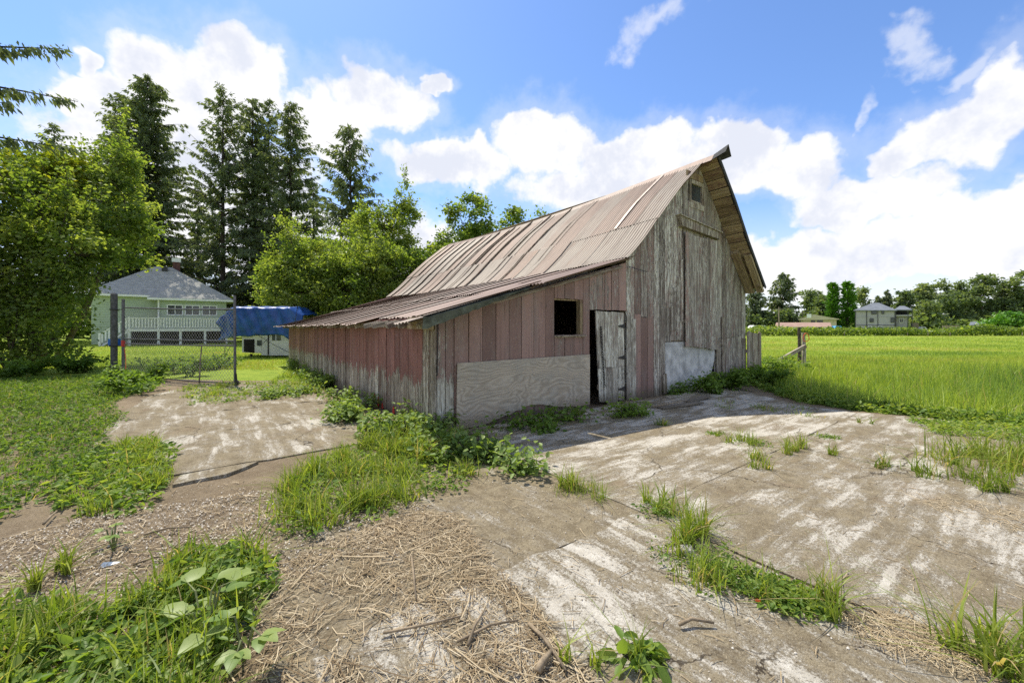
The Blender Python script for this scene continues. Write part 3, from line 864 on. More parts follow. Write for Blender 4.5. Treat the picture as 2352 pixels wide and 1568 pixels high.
for y_ in np.arange(.25, LEN, 1.1):
    for pts in (LEFT, RIGHT):
        for a, b_ in zip(pts, pts[1:]): rfr.bar((a[0], y_, a[1] - .17), (b_[0], y_, b_[1] - .17), .05, .11)
for t_, z_ in ((7.35, 5.80),): rfr.box((t_ - .02, .02, z_ - .12), (t_ + .02, LEN, z_ + .02))
roof = rfr.build('main_roof', M['old_wood'], barn)
SW = .70
up_mesh = [sheet_mesh('roof_sheet', sub_profile(LEFT, .0, .66, 5), SW + .045, M['roof'], seed=k) for k in range(2)]
lo_mesh = [sheet_mesh('roof_sheet', sub_profile(LEFT, .645, 1.0, 8), SW + .045, M['roof'], ragged=.012, seed=k + 5) for k in range(3)]
def put(me, name, parent, loc, rot=(0, 0, 0), **props):
    o = bpy.data.objects.new(name, me); link(o, parent); o.location = loc; o.rotation_euler = rot
    for k, v_ in props.items(): o[k] = float(v_)
    return o
y_ = -.36; i = 0
while y_ < LEN + .2:
    s_ = sag(y_ + .35); tl = .023 / SW
    put(up_mesh[i % 2], 'roof_sheet', roof, (rnd.uniform(-.012, .012), y_, s_ + .038 + rnd.uniform(0, .008)), (-tl, 0, rnd.uniform(-.004, .004)), rust=rnd.uniform(-.16, .06) if i > 3 else .02)
    put(lo_mesh[i % 3], 'roof_sheet', roof, (rnd.uniform(-.02, .02), y_ + .02, s_ * .6 + rnd.uniform(0, .006)), (-tl, 0, rnd.uniform(-.004, .004)), rust=rnd.uniform(-.22, .02) + (.22 if 2 <= i <= 6 else 0))
    y_ += SW; i += 1
# a bright repair strip on the second lap
st = MB()
pp = sub_profile(LEFT, .0, .655, 6)
for a, b_ in zip(pp, pp[1:]): st.add([(a[0] - .03, .98, a[1] + .045 + sag(1)), (a[0] - .03, 1.05, a[1] + .05 + sag(1)), (b_[0] - .03, 1.05, b_[1] + .05 + sag(1)), (b_[0] - .03, .98, b_[1] + .045 + sag(1))], [(0, 1, 2, 3)])
st.build('lap_strip', simple('pale_tin_strip', (.36, .29, .24), .5, .15, 6, .2), roof)
# right slope: dark covering seen from its edge, sheathing boards seen from below
rc = MB()
for a, b_ in zip(RIGHT, RIGHT[1:]):
    dx, dz = b_[0] - a[0], b_[1] - a[1]; L = math.hypot(dx, dz); nx, nz = -dz / L, dx / L
    for (y0, y1) in ((-.53, 4.5), (4.5, 9.2), (9.2, LEN + .2)):
        s0, s1 = sag(y0), sag(y1)
        vs = []
        for yy, ss in ((y0, s0), (y1, s1)):
            for p in (a, b_):
                vs += [(p[0] + nx * .002, yy, p[1] + nz * .002 + ss), (p[0] + nx * .035, yy, p[1] + nz * .035 + ss)]
        rc.add(vs, [(0, 2, 3, 1), (4, 5, 7, 6), (0, 1, 5, 4), (2, 6, 7, 3), (1, 3, 7, 5), (0, 4, 6, 2)])
rc.build('roll_roofing', M['roofing'], roof)
P_ = profile_pts(RIGHT, 16)
for a, b_ in zip(P_, P_[1:]):
    dx, dz = b_[0] - a[0], b_[1] - a[1]; L = math.hypot(dx, dz); nx, nz = -dz / L, dx / L
    mx_, mz_ = (a[0] + b_[0]) / 2 - nx * .016, (a[1] + b_[1]) / 2 - nz * .016
    o = board((mx_, -.50 + rnd.uniform(-.01, .02), mz_ + sag(0)), (mx_, 1.2, mz_ + sag(1)), L - rnd.uniform(.012, .03), .022, M['soffit'], roof, (nx, 0, nz), 'soffit_board', .008, pale=rnd.uniform(0, .5))
    o = board((mx_, 1.21, mz_ + sag(1.2)), (mx_, LEN, mz_ + sag(LEN)), L - .01, .022, M['soffit'], roof, (nx, 0, nz), 'sheathing_board', .0, pale=.2)
P2 = profile_pts(LEFT, 16)
for a, b_ in zip(P2, P2[1:]):
    dx, dz = b_[0] - a[0], b_[1] - a[1]; L = math.hypot(dx, dz); nx, nz = dz / L, -dx / L
    mx_, mz_ = (a[0] + b_[0]) / 2 - nx * .055, (a[1] + b_[1]) / 2 - nz * .055
    for (ya, yb) in ((-.10, 2.4), (2.41, 4.8), (4.81, 7.2), (7.21, 9.6), (9.61, 11.8), (11.81, LEN)):
        board((mx_, ya, mz_ + sag((ya))), (mx_, yb, mz_ + sag(yb)), L - .008, .02, M['soffit'], roof, (nx, 0, nz), 'sheathing_board', .0, pale=.2)
# rake boards: dark outer edge and two lower fly rafters under the right slope
for (y0, th, c0, c1, dz_, mm) in ((-.545, .022, 0, 3, .045, 'roofing'),):
    for a, b_ in zip(RIGHT, RIGHT[1:]):
        board((a[0], y0, a[1] - dz_ + sag(0) + .03), (b_[0], y0, b_[1] - dz_ + sag(0) + .03), .085, th, M[mm], roof, (0, -1, 0), 'rake_board', .0)
a, b_ = (9.10, 3.82), (10.08, 2.70)
board((a[0], -.14, a[1] - .03), (b_[0], -.14, b_[1] - .03), .10, .22, M['soffit'], roof, (0, -1, 0), 'fly_rafter', .02, pale=.3)
board((a[0] + .12, -.43, a[1] - .14), (b_[0], -.43, b_[1] - .03), .08, .18, M['soffit'], roof, (0, -1, 0), 'fly_rafter', .02, pale=.3)
board((9.85, -.47, 2.87), (10.10, -.47, 2.70), .06, .09, M['soffit'], roof, (0, -1, 0), 'fly_rafter', .0, pale=.3)
# ridge cap in lengths, the last one curled up
ys = [-.40, 1.9, 4.2, 6.5, 8.8, 11.1, LEN + .25]
for y0, y1 in zip(ys, ys[1:]):
    mb = MB(); n_ = 5
    vs = []
    for k in range(n_ + 1):
        yy = y0 - .03 + (y1 - y0 + .05) * k / n_; s_ = sag(yy)
        vs += [(7.35 - .17, yy, 6.00 - .115 + s_), (7.35, yy, 6.075 + s_), (7.35 + .15, yy, 6.00 - .08 + s_)]
    fs = [(3 * k + q, 3 * k + q + 1, 3 * k + q + 4, 3 * k + q + 3) for k in range(n_) for q in (0, 1)]
    o = mb.add(vs, fs).build('ridge_cap', M['roof2'], roof); o['rust'] = -.1
MB().add([(7.20, -.42, 5.90), (7.35, -.42, 6.08), (7.52, -.42, 5.92), (7.16, -.80, 5.98), (7.36, -.78, 6.22), (7.60, -.74, 5.98)], [(0, 1, 4, 3), (1, 2, 5, 4)]).build('curled_ridge_end', M['roofing'], roof)

# lean-to roof
SH_T = [(4.40, 3.12), (2.9, 2.71), (1.6, 2.35), (.4, 2.02), (-.72, 1.715)]
srf = MB()
for y_ in np.arange(.05, LEN, .78): srf.bar((4.3, y_, 2.98), (-.50, y_, 1.67), .05, .10)
shed = srf.build('lean_to_roof', M['old_wood'], barn); shed['pale'] = .5
up2 = [sheet_mesh('roof_sheet', sub_profile(SH_T, .0, .56, 5), SW + .05, M['roof2'], seed=k + 20) for k in range(2)]
lo2 = [sheet_mesh('roof_sheet', sub_profile(SH_T, .54, 1.0, 7), SW + .05, M['roof2'], ragged=.045, seed=k + 30) for k in range(4)]
lo2s = [sheet_mesh('roof_sheet', sub_profile(SH_T, .54, .915, 6), SW + .05, M['roof2'], ragged=.06, seed=k + 40) for k in range(2)]
y_ = -.20; i = 0
while y_ < LEN + .2:
    tl = .024 / SW; d_ = -.05 * y_ / LEN
    put(up2[i % 2], 'roof_sheet', shed, (rnd.uniform(-.01, .01), y_, d_ + .035 + rnd.uniform(0, .012)), (-tl, 0, rnd.uniform(-.006, .006)), rust=rnd.uniform(-.2, .12))
    put((lo2s[i % 2] if i in (1, 2, 3) else lo2[i % 4]), 'roof_sheet', shed, (rnd.uniform(-.03, .03), y_ + .015, d_ + rnd.uniform(0, .012)), (-tl, 0, rnd.uniform(-.01, .01)), rust=rnd.uniform(-.15, .15))
    y_ += SW; i += 1
# the front corner sheet lies askew, sticking out past the wall
for me_, rs in ((up2[0], .10), (lo2[1], -.05)):
    put(me_, 'roof_sheet', shed, (.02 if me_ is up2[0] else -.14, -.61, .075), (-.02, 0, .082), rust=rs)
y_ = .15
while y_ < LEN:
    o = board((-.28, y_, 1.74 - .05 * y_ / LEN), (-.56 + rnd.uniform(-.05, .06), y_, 1.665 - .05 * y_ / LEN), .075, .085, M['old_wood'], shed, (1, 0, 4), 'rafter_tail', .01, pale=rnd.uniform(.3, .9)); y_ += .62
board((-.36, .0, 1.70), (-.36, LEN, 1.64), .04, .10, M['old_wood'], shed, (0, 0, 1), 'eave_plate', .0, pale=.4)
o = board((-.42, -.10, 1.70), (-.42, .75, 1.71), .07, .19, M['soffit'], shed, (0, 0, 1), 'plate_end', .01, pale=.7)
# drooping flashing along the front edge
fl = MB(); vs = []; n_ = 24
for k in range(n_ + 1):
    u = k / n_; t_ = -.80 + 2.0 * u; zt_ = interp(t_, SH_T) + .055
    drop = .13 * max(0, 1 - 1.1 * u) + .02 + rnd.uniform(-.012, .012)
    yo = -.42 * (1 - u * .42)
    vs += [(t_, -.06 + yo, zt_ + .03), (t_, -.235 + yo + rnd.uniform(-.012, .012), zt_ + .01), (t_, -.20 + yo + rnd.uniform(-.01, .02), zt_ - drop)]
fl.add(vs, [(3 * k + q, 3 * k + q + 1, 3 * k + q + 4, 3 * k + q + 3) for k in range(n_) for q in (0, 1)])
fl.build('flashing', M['flash'], shed)
board((-.62, -.04, 1.70), (4.1, -.04, 2.95), .05, .08, M['old_wood'], shed, (0, 1, 0), 'barge_board', .02, pale=.3)
board((4.30, -.10, 2.96), (4.95, -.10, 2.90), .012, .012, M['iron'], barn, (0, 1, 0), 'rod', 0)
# ---------------------------------------------------------------- green house behind the lawn
HO = np.array([-37.0, 36.0, 0.0])
house = thing('bungalow', 'pale green bungalow with grey hipped roof and white porch beyond the lawn', 'house', HO, BA)
def hw(px, py, s=0.0):
    r = (px - CX) / FPX
    t = (r * (HO[1] + .8 * s) - HO[0] + .6 * s) / (.8 - .6 * r)
    return t, EYE + (HY - py) / FPX * (HO[1] + .6 * t + .8 * s)
HL = 9.7; WT = hw(367, 0)[0]                       # length of the front, where the wing begins
EA = 4.55
# walls with clapboards
def clad(name, x0, x1, y, z0, z1, holes=()):
    o = MB().box((x0, y, z0), (x1, y + .1, z1)).build(name, M['green_siding'], house)
    z = z0
    while z < z1 - .05:
        e = min(z + .22, z1)
        mb = MB()
        runs = [(x0, x1)]
        for (h0, h1, hz0, hz1) in holes:
            if e > hz0 and z < hz1:
                runs = [r for q in runs for r in ((q[0], min(q[1], h0)), (max(q[0], h1), q[1])) if r[1] - r[0] > .05]
        for a, b_ in runs:
            MB().add([(a, y - .004, z), (b_, y - .004, z), (b_, y - .004, e), (a, y - .004, e), (a, y - .03, z), (b_, y - .03, z), (b_, y - .008, e), (a, y - .008, e)],
                     [(4, 5, 6, 7), (0, 1, 5, 4), (2, 3, 7, 6), (0, 4, 7, 3), (1, 2, 6, 5)]).build('clapboard', M['green_siding'], o)
        z = e
    return o
wins = []
for a, b_ in ((383, 421), (424, 460), (463, 499)):
    t0, z1 = hw(a, 694, -1.2); t1, z0 = hw(b_, 720, -1.2)
    wins.append((t0, t1, 2.72, 3.72))
wall_m = clad('wall', 0, WT + .2, 0, .1, EA - .05)
wall_w = clad('wing_wall', WT, HL, -1.2, 1.3, EA - .35, [(a, b_, c, d) for a, b_, c, d in wins])
for (a, b_, c, d) in wins:
    wo = MB().box((a, -1.23, c), (b_, -1.21, c + .08)).build('window', M['white'], house)
    for q in (((a, -1.235, c + .085), (a + .09, -1.19, d)), ((b_ - .09, -1.235, c + .085), (b_, -1.19, d)), ((a + .095, -1.235, d - .09), (b_ - .095, -1.19, d)), (((a + b_) / 2 - .03, -1.23, c + .085), ((a + b_) / 2 + .03, -1.20, d - .095))):
        MB().box(*q).build('frame', M['white'], wo)
    MB().box((a + .09, -1.205, c + .08), (b_ - .09, -1.195, d - .09)).build('pane', M['glass'], wo)
# roofs: hipped main roof and hipped wing roof with stepped shingle courses
def hip(name, x0, x1, y0, y1, ze, zr, parent):
    o = MB().add([(x0, y0, ze), (x1, y0, ze), (x1, y1, ze), (x0, y1, ze), (x0, y0, ze - .16), (x1, y0, ze - .16), (x1, y1, ze - .16), (x0, y1, ze - .16)],
                 [(0, 1, 5, 4), (1, 2, 6, 5), (2, 3, 7, 6), (3, 0, 4, 7), (4, 5, 6, 7)]).build(name, M['white'], parent)
    cx_, cy_ = (x0 + x1) / 2, (y0 + y1) / 2; half = min(x1 - x0, y1 - y0) / 2
    n = 22
    for k in range(n):
        u0, u1 = k / n, (k + 1) / n
        r0, r1 = (x0 + half * u0, x1 - half * u0, y0 + half * u0, y1 - half * u0), (x0 + half * u1, x1 - half * u1, y0 + half * u1, y1 - half * u1)
        z0, z1 = ze + (zr - ze) * u0 + .035, ze + (zr - ze) * u1 + .012
        vs = [(r0[0], r0[2], z0), (r0[1], r0[2], z0), (r0[1], r0[3], z0), (r0[0], r0[3], z0), (r1[0], r1[2], z1), (r1[1], r1[2], z1), (r1[1], r1[3], z1), (r1[0], r1[3], z1)]
        lo_ = [(x, y, z - .035) for x, y, z in vs[:4]]
        MB().add(vs + lo_, [(0, 1, 5, 4), (1, 2, 6, 5), (2, 3, 7, 6), (3, 0, 4, 7), (8, 9, 1, 0), (9, 10, 2, 1), (10, 11, 3, 2), (11, 8, 0, 3)]).build('shingle_course', M['shingle'], o)
    return o
roofm = hip('roof', -.6, HL + .1, -.5, 8.6, EA, 7.75, house)
roofw = hip('wing_roof', WT - .75, HL + .6, -1.75, 5.2, EA - .28, 6.5, house)
chx, chy = 5.6, 4.6
cho = MB().box((chx - .3, chy - .3, 6.9), (chx + .3, chy + .3, 8.4)).build('chimney', M['brick'], roofm)
MB().box((chx - .37, chy - .37, 8.4), (chx + .37, chy + .37, 8.8)).build('chimney_cap', M['white'], cho)
MB().box((4.5, 3.2, 7.3), (4.95, 3.6, 7.75)).build('roof_vent', M['roofing'], roofm)
# porch: deck, posts, rails, balusters, stair
DZ = 1.45; PY = -2.9
deck = MB().box((2.6, PY, DZ - .22), (HL + .1, -1.25, DZ)).build('porch', M['white'], house)
MB().box((2.62, -1.20, DZ - .2), (WT - .05, -.05, DZ - .02)).build('deck_floor', M['old_wood'], deck)
for x in (2.75, WT + .1, 6.2, 8.0, HL - .05): MB().box((x - .09, PY + .04, 0), (x + .09, PY + .22, DZ - .225)).build('post', M['white'], deck)
for x in (2.75, WT + .1, HL): MB().box((x - .07, PY + .0, DZ + .003), (x + .07, PY + .14, DZ + 1.05)).build('rail_post', M['white'], deck)
MB().box((2.85, PY + .02, DZ + .92), (HL - .1, PY + .12, DZ + 1.0)).build('handrail', M['white'], deck)
MB().box((2.85, PY + .04, DZ + .10), (HL - .1, PY + .10, DZ + .16)).build('bottom_rail', M['white'], deck)
bal = MB().box((-.055, -.015, DZ + .165), (.055, .015, DZ + .915)).mesh('baluster', M['white'])
x = 2.98
while x < HL - .15:
    put(bal, 'baluster', deck, (x, PY + .07, 0)); x += .205
MB().box((WT - .06, -1.36, DZ + .005), (WT + .06, -1.24, EA - .33)).build('porch_column', M['white'], deck)
MB().box((2.8, -1.9, .05), (HL, -1.85, DZ - .23)).build('under_deck_shade', M['void'], deck)  # near-black sheet painted in for the shade under the deck
stair = MB().add([(.9, PY + .06, .02), (1.15, PY + .06, .02), (2.70, PY + .06, DZ - .02), (2.70, PY + .06, DZ - .3), (.9, PY + .14, .02), (1.15, PY + .14, .02), (2.70, PY + .14, DZ - .02), (2.70, PY + .14, DZ - .3)],
                 [(0, 1, 2, 3), (7, 6, 5, 4), (0, 4, 5, 1), (1, 5, 6, 2), (2, 6, 7, 3), (3, 7, 4, 0)]).build('stair', M['white'], house)
for k in range(7):
    MB().box((1.0 + k * .245, PY + .15, .14 + k * .2), (1.3 + k * .245, -1.6, .18 + k * .2)).build('step', M['old_wood'], stair)
MB().bar((.95, PY + .1, 1.02), (2.68, PY + .1, DZ + .97), .10, .07).build('handrail', M['white'], stair)
MB().box((.85, PY + .03, 0), (.99, PY + .17, 1.1)).build('newel_post', M['white'], stair)
for k in range(8):
    u = (k + .6) / 8.2; x = .95 + 1.73 * u; zb = .2 + (DZ - .05) * u
    MB().box((x - .055, PY + .08, zb), (x + .055, PY + .11, zb + .76)).build('baluster', M['white'], stair)
tag(MB().box((-.25, -.3, 0), (.25, .3, .62)).build('bin', M['blue_plastic']), 'blue plastic bin beside the bungalow stairs', 'bin').location = tuple(HO + np.array([.8 * 1.9 + .6 * 3.4, .6 * 1.9 - .8 * 3.4, 0]))
o = tag(MB().tube([(-.55, -.4, 0), (-.2, .25, 2.1)], [.05, .04], 6).build('leaning_pole', M['old_wood']), 'dark pole leaning on the left corner of the bungalow', 'pole'); o.location = tuple(HO + np.array([-.4, -.5, 0])); o.rotation_euler = (0, 0, BA)

# ---------------------------------------------------------------- camper under a blue tarp
CD = 21.5
c0 = P(556, 0, CD)
camper = thing('camper', 'small white camper shell standing on the lawn beside the shed', 'camper', (c0[0], CD, 0), .10)
cw = 2.42
body = MB().prism([(0, .30), (cw, .16), (cw, 2.3), (0, 2.3)], 0, 3.0).build('body', M['camper'], camper)
MB().prism([(.98, .14), (cw - .02, .12), (cw, 1.28), (.98, 1.28)], -.03, -.004).build('rear_panel', M['camper'], body)
MB().prism([(.10, .34), (.62, .26), (.62, .98), (.10, .98)], -.03, -.004).build('painted_opening', M['void'], body)  # near-black plate on the skin; the opening's darkness is put in its colour
MB().box((.66, -.028, .30), (.95, -.004, 1.2)).build('door', M['camper'], body)
MB().box((.76, -.045, .66), (1.0, -.031, .94)).build('small_window', M['glass'], body)
wn = MB().box((1.52, -.05, .92), (1.95, -.034, 1.32)).build('window', M['glass'], body)
MB().box((1.70, -.058, .90), (1.73, -.052, 1.33)).build('mullion', M['white'], wn)
MB().box((cw, .2, .95), (cw + .75, 2.8, 1.3)).build('wing_box', M['camper'], body)
MB().box((cw + .05, .25, .55), (cw + .7, 2.7, .93)).build('wing_box_shade', M['void'], body)  # near-black box painted in for the shade below the wing box
MB().box((-.05, -.04, 1.12), (cw + .05, -.008, 1.18)).build('belt_moulding', M['white'], body)
MB().box((1.30, -.06, .16), (1.36, -.034, 1.3)).build('strap', M['rope'], body)
for x, y in ((.3, .3), (2.2, .3), (.3, 2.7), (2.2, 2.7)): MB().box((x - .05, y - .05, 0), (x + .05, y + .05, .2)).build('jack', M['iron'], body)
def tarp():
    rg = np.random.default_rng(5)
    nx, nv = 70, 34
    V = []
    for i in range(nx + 1):
        u = i / nx; x = -1.22 + 4.22 * u
        for j in range(nv + 1):
            v_ = j / nv                             # 0 front hem .. over the top .. back
            if v_ < .52:
                q = v_ / .52; y = -.16 - .05 * math.sin(q * 3); z = 1.22 + q * 1.43
            else:
                q = (v_ - .52) / .48; y = -.16 + q * 3.1; z = 2.65 + .12 * math.sin(q * math.pi)
            hemdrop = (.10 * math.sin(u * 3.2 + 1.0) ** 2 + (.28 if .80 < u < .93 else 0) * (1 - abs(u - .865) / .065)) * max(0, 1 - v_ / .3)
            z -= hemdrop
            endl = max(0, (.17 - u) / .17); endr = max(0, (u - .86) / .14)
            z -= endl * (.25 + .55 * (z - 1.2) * .35); y += .35 * endl - .0
            x2 = x + .10 * endl * math.sin(z * 6)
            z -= endr * .30 * max(0, z - 1.3); y += .3 * endr
            y += .03 * math.sin(u * 21 + 2.2 * math.sin(z * 2.2)) * (1 - .8 * (v_ > .52)) + .03 * math.sin(u * 47 + z * 5) + (.07 * math.sin(z * 13 + u * 60) * endl)
            z += .02 * math.sin(u * 31 + y * 6)
            V.append((x2, y, z))
    i = (np.arange(nx)[:, None] * (nv + 1) + np.arange(nv)[None, :]).ravel()
    F = np.stack([i, i + nv + 1, i + nv + 2, i + 1], 1)
    o = np_obj('tarpaulin', V, F, M['tarp'], smooth=True, label='blue plastic tarpaulin draped over the white camper', category=None) if False else np_obj('tarpaulin', V, F, M['tarp'], smooth=True)
    o.location = (c0[0], CD, 0); o.rotation_euler = (0, 0, .10)
    so = o.modifiers.new('thick', 'SOLIDIFY'); so.thickness = .008
    return tag(o, 'blue plastic tarpaulin draped over the white camper', 'tarpaulin')
tarp()
for k, (a, b_, lb) in enumerate((((.75, -.24, 1.30), (2.45, -.10, .25), 'dark rope slanting down from the tarpaulin to the camper corner'), ((.95, -.24, .62), (1.62, -.24, 1.25), 'short dark rope crossing the camper door'),
                   ((-.15, -.2, 1.35), (-.55, -.6, .0), 'dark rope hanging from the left end of the tarpaulin'), ((2.9, -.30, 2.72), (2.75, -.32, 1.6), 'rope over the right end of the tarpaulin'))):
    o = tag(MB().tube([a, tuple((np.array(a) + b_) / 2 - [0, .01, .03]), b_], .012, 5).build('rope', M['rope']), lb, 'rope'); o.location = (c0[0], CD, 0); o.rotation_euler = (0, 0, .10)

# ---------------------------------------------------------------- chain-link gate
ga, gb = G(283, 866), G(540, 886)
gv = gb - ga; GLn = float(np.linalg.norm(gv)); gang = math.atan2(gv[1], gv[0])
gate = thing('chain_link_gate', 'wide chain-link gate of dull steel pipe, standing open across the drive', 'gate', ga, gang)
fr = MB().tube([(0, 0, .02), (0, 0, 2.55)], .045, 8).build('hinge_stile', M['pipe'], gate)
MB().tube([(GLn, 0, .06), (GLn - .02, 0, 2.52)], .034, 8).build('latch_stile', M['pipe'], gate)
MB().tube([(0, 0, 2.27), (GLn * .5, 0, 2.18), (GLn, 0, 2.13)], .026, 6).build('top_rail', M['pipe'], gate)
MB().tube([(0, 0, 1.25), (GLn * .5, 0, 1.24), (GLn, 0, 1.25)], .026, 6).build('middle_rail', M['pipe'], gate)
MB().tube([(0, .04, 1.10), (GLn * .5, .04, 1.09), (GLn, .04, 1.12)], .022, 6).build('middle_rail', M['pipe'], gate)
MB().tube([(0, 0, .09), (GLn * .35, 0, .05), (GLn * .7, 0, .045), (GLn, 0, .07)], .024, 6).build('bottom_rail', M['pipe'], gate)
def mesh_wires():
    Vs, Fs, bse = [], [], 0
    zb, zt, st_, r = .08, 2.2, .12, .0036
    hgt = zt - zb
    for sgn in (1, -1):
        off = -hgt
        while off < GLn:
            xa, xb = off, off + hgt
            za, zb_ = (zb, zt) if sgn > 0 else (zt, zb)
            p, q = np.array([xa, .012 * sgn, za]), np.array([xb, .012 * sgn, zb_])
            d = q - p
            f0, f1 = 0.0, 1.0
            if xa < 0.03: f0 = (0.03 - xa) / (xb - xa)
            if xb > GLn - .03: f1 = (GLn - .03 - xa) / (xb - xa)
            if f1 - f0 > .02:
                a_, b2 = p + d * f0, p + d * f1
                s1 = np.array([0, 1, 0]) * r; s2 = np.array([d[2], 0, -d[0]]) / np.hypot(d[0], d[2]) * r
                ring = [s1, -s1 * .5 + s2 * .87, -s1 * .5 - s2 * .87]
                sagz = np.array([0, 0, -.04 * math.sin(math.pi * min(max((xa + xb) / 2 / GLn, 0), 1))])
                Vs += [a_ + c for c in ring] + [(a_ + b2) / 2 + c + sagz for c in ring] + [b2 + c for c in ring]
                for s_ in (0, 3):
                    for k in range(3): Fs.append((bse + s_ + k, bse + s_ + (k + 1) % 3, bse + s_ + 3 + (k + 1) % 3, bse + s_ + 3 + k))
                bse += 9
            off += st_ if True else 0
    o = np_obj('wire_mesh', np.array(Vs), np.array(Fs), M['wire'], gate, smooth=True); o['kind'] = 'stuff'
mesh_wires()
gp = G(262, 858)
post = thing('gate_post', 'thick dark steel gate post at the left of the drive', 'post', gp)
MB().tube([(0, 0, -.1), (0, 0, 2.78)], .095, 14).build('shaft', M['post_paint'], post, smooth=False)
MB().tube([(0, 0, 2.78), (0, 0, 2.83)], [.1, .06], 14).build('cap', M['post_paint'], post)
for z in (2.25, .98, .25):
    hgx = MB().tube([(-.115, 0, z), (.115, 0, z)], .001, 4)
    MB().tube([(.12 * math.cos(a), .12 * math.sin(a), z) for a in np.linspace(0, 2 * math.pi, 13)], .018, 5).build('hinge_band', M['iron'], post)
    MB().bar((.10, 0, z), (.36, .0, z), .03, .03).build('hinge_arm', M['iron'], post)
tp = tag(MB().tube([(0, 0, 0), (.005, 0, .1), (0, 0, .2)], [.052, .056, .052], 10).build('tape_wrap', M['red']), 'red tape wound round the gate hinge pipe', 'tape'); tp.location = tuple(ga + [0, 0, 1.0])
tp = tag(MB().add([(.05, -.02, .95), (.075, -.02, .95), (.10, -.03, .5), (.13, -.03, .5), (.09, -.04, .06), (.12, -.045, .06)], [(0, 1, 3, 2), (2, 3, 5, 4)]).build('ribbon', M['orange']), 'orange ribbon trailing down from the gate hinge', 'ribbon'); tp.location = tuple(ga)
tp.modifiers.new('t', 'SOLIDIFY').thickness = .003
wh = MB().tube([(GLn + .05, -.02, .09), (GLn + .05, .02, .09)], [.085, .085], 14).build('wheel', M['iron'], gate)
MB().bar((GLn + .05, .0, .1), (GLn + .02, 0, .34), .05, .03).build('fork', M['iron'], wh)
# thin stakes behind the gate
for (px, py, h, lb) in ((1168 / 3.36 * .7656 + 191.4, 880, 1.1, 'thin brown stake behind the middle of the gate'), (515, 832, 1.0, 'short steel stake near the camper'),):
    g_ = G(px, py); o = tag(MB().tube([(0, 0, 0), (.03, 0, h * .6), (.06, .02, h)], .018, 5).build('stake', M['old_wood']), lb, 'stake'); o.location = tuple(g_)

# ---------------------------------------------------------------- things round the barn
blk = thing('cinder_block', 'grey cinder block lying against the red side wall', 'block', G(850, 935), .55)
bm_ = MB().box((-.20, -.10, 0), (.20, -.065, .19)).build('face', M['block'], blk)
MB().box((-.20, .065, 0), (.20, .10, .19)).build('face', M['block'], blk)
for x in (-.20, -.017, .165): MB().box((x, -.065, .0), (x + .035, .065, .19)).build('web', M['block'], blk)
o = tag(MB().tube([(0, 0, .09), (.28, .1, .09)], [.085, .085], 14).build('pipe_end', M['black_rubber']), 'short black pipe lying in the brambles by the shed', 'pipe'); o.location = tuple(G(768, 960))
for k, (px, py, L, a, lb) in enumerate(((1515, 942, 1.15, .45, 'flat grey board lying below the cement panel'), (1580, 928, .9, .7, 'narrow dark board lying near the broken panel'), (930, 945, .7, 1.2, 'short pale stick leaning by the cinder block'), (1010, 1000, .9, -.5, 'pale board end half buried at the barn corner'))):
    o = board((0, 0, 0), (L, 0, .02), .16 if k < 2 else .05, .025, M['old_wood'], None, (0, 0, 1), 'loose_board', .02, pale=.6)
    g_ = G(px, py); o.matrix_world = Matrix.Translation((g_[0], g_[1], .045 + .01 * k)) @ Matrix.Rotation(a, 4, 'Z') @ o.matrix_basis
    tag(o, lb, 'board')
# old boards standing at the barn's right corner
bf = thing('board_fence', 'remnant of grey upright board fence at the right corner of the barn', 'fence', BW(10.02, -.08), BA)
for k in range(5):
    board((.09 + k * .19, rnd.uniform(-.03, .03), -.05), (.07 + k * .19 + rnd.uniform(-.03, .03), .0, 1.52 - rnd.uniform(0, .12)), .175, .03, M['old_wood'], bf, (0, -1, 0), 'fence_board', .05, pale=rnd.uniform(.1, .7))
board((-.02, .04, .9), (1.0, .04, .95), .09, .04, M['old_wood'], bf, (0, -1, 0), 'rail', .0)
# fence posts in the grass
fp = G(1846, 850)
for (dx, dy, h, r, mm, lb) in ((0, 0, 1.42, .075, 'old_wood', 'weathered fence post with orange ribbon standing in the tall grass'), ((1836 - CX) / FPX * (fp[1] + .9) - fp[0], .9, 1.62, .07, 'bark', 'brown post just behind the ribboned fence post')):
    o = tag(MB().tube([(0, 0, -.1), (.01, 0, h * .5), (-.01, .01, h)], [r, r * .95, r * .8], 9).build('fence_post', M[mm]), lb, 'post', None); o.location = (fp[0] + dx, fp[1] + dy, 0); o['pale'] = .6
o = board((0, 0, 0), (-1.45, .15, -.85), .12, .10, M['old_wood'], None, (0, -1, 0), 'brace_rail', .02, pale=.8)
o.location = (fp[0] - .02, fp[1] - .12, .92); tag(o, 'slanting brace rail leaning on the ribboned fence post', 'rail')
o = tag(MB().tube([(.11 * math.cos(a), .02 * math.sin(2 * a), .16 * math.sin(a)) for a in np.linspace(0, 2 * math.pi, 15)], .012, 5).build('ribbon_loop', M['orange']), 'orange ribbon loop tied to the fence post', 'ribbon'); o.location = (fp[0] + .02, fp[1] - .10, 1.25)
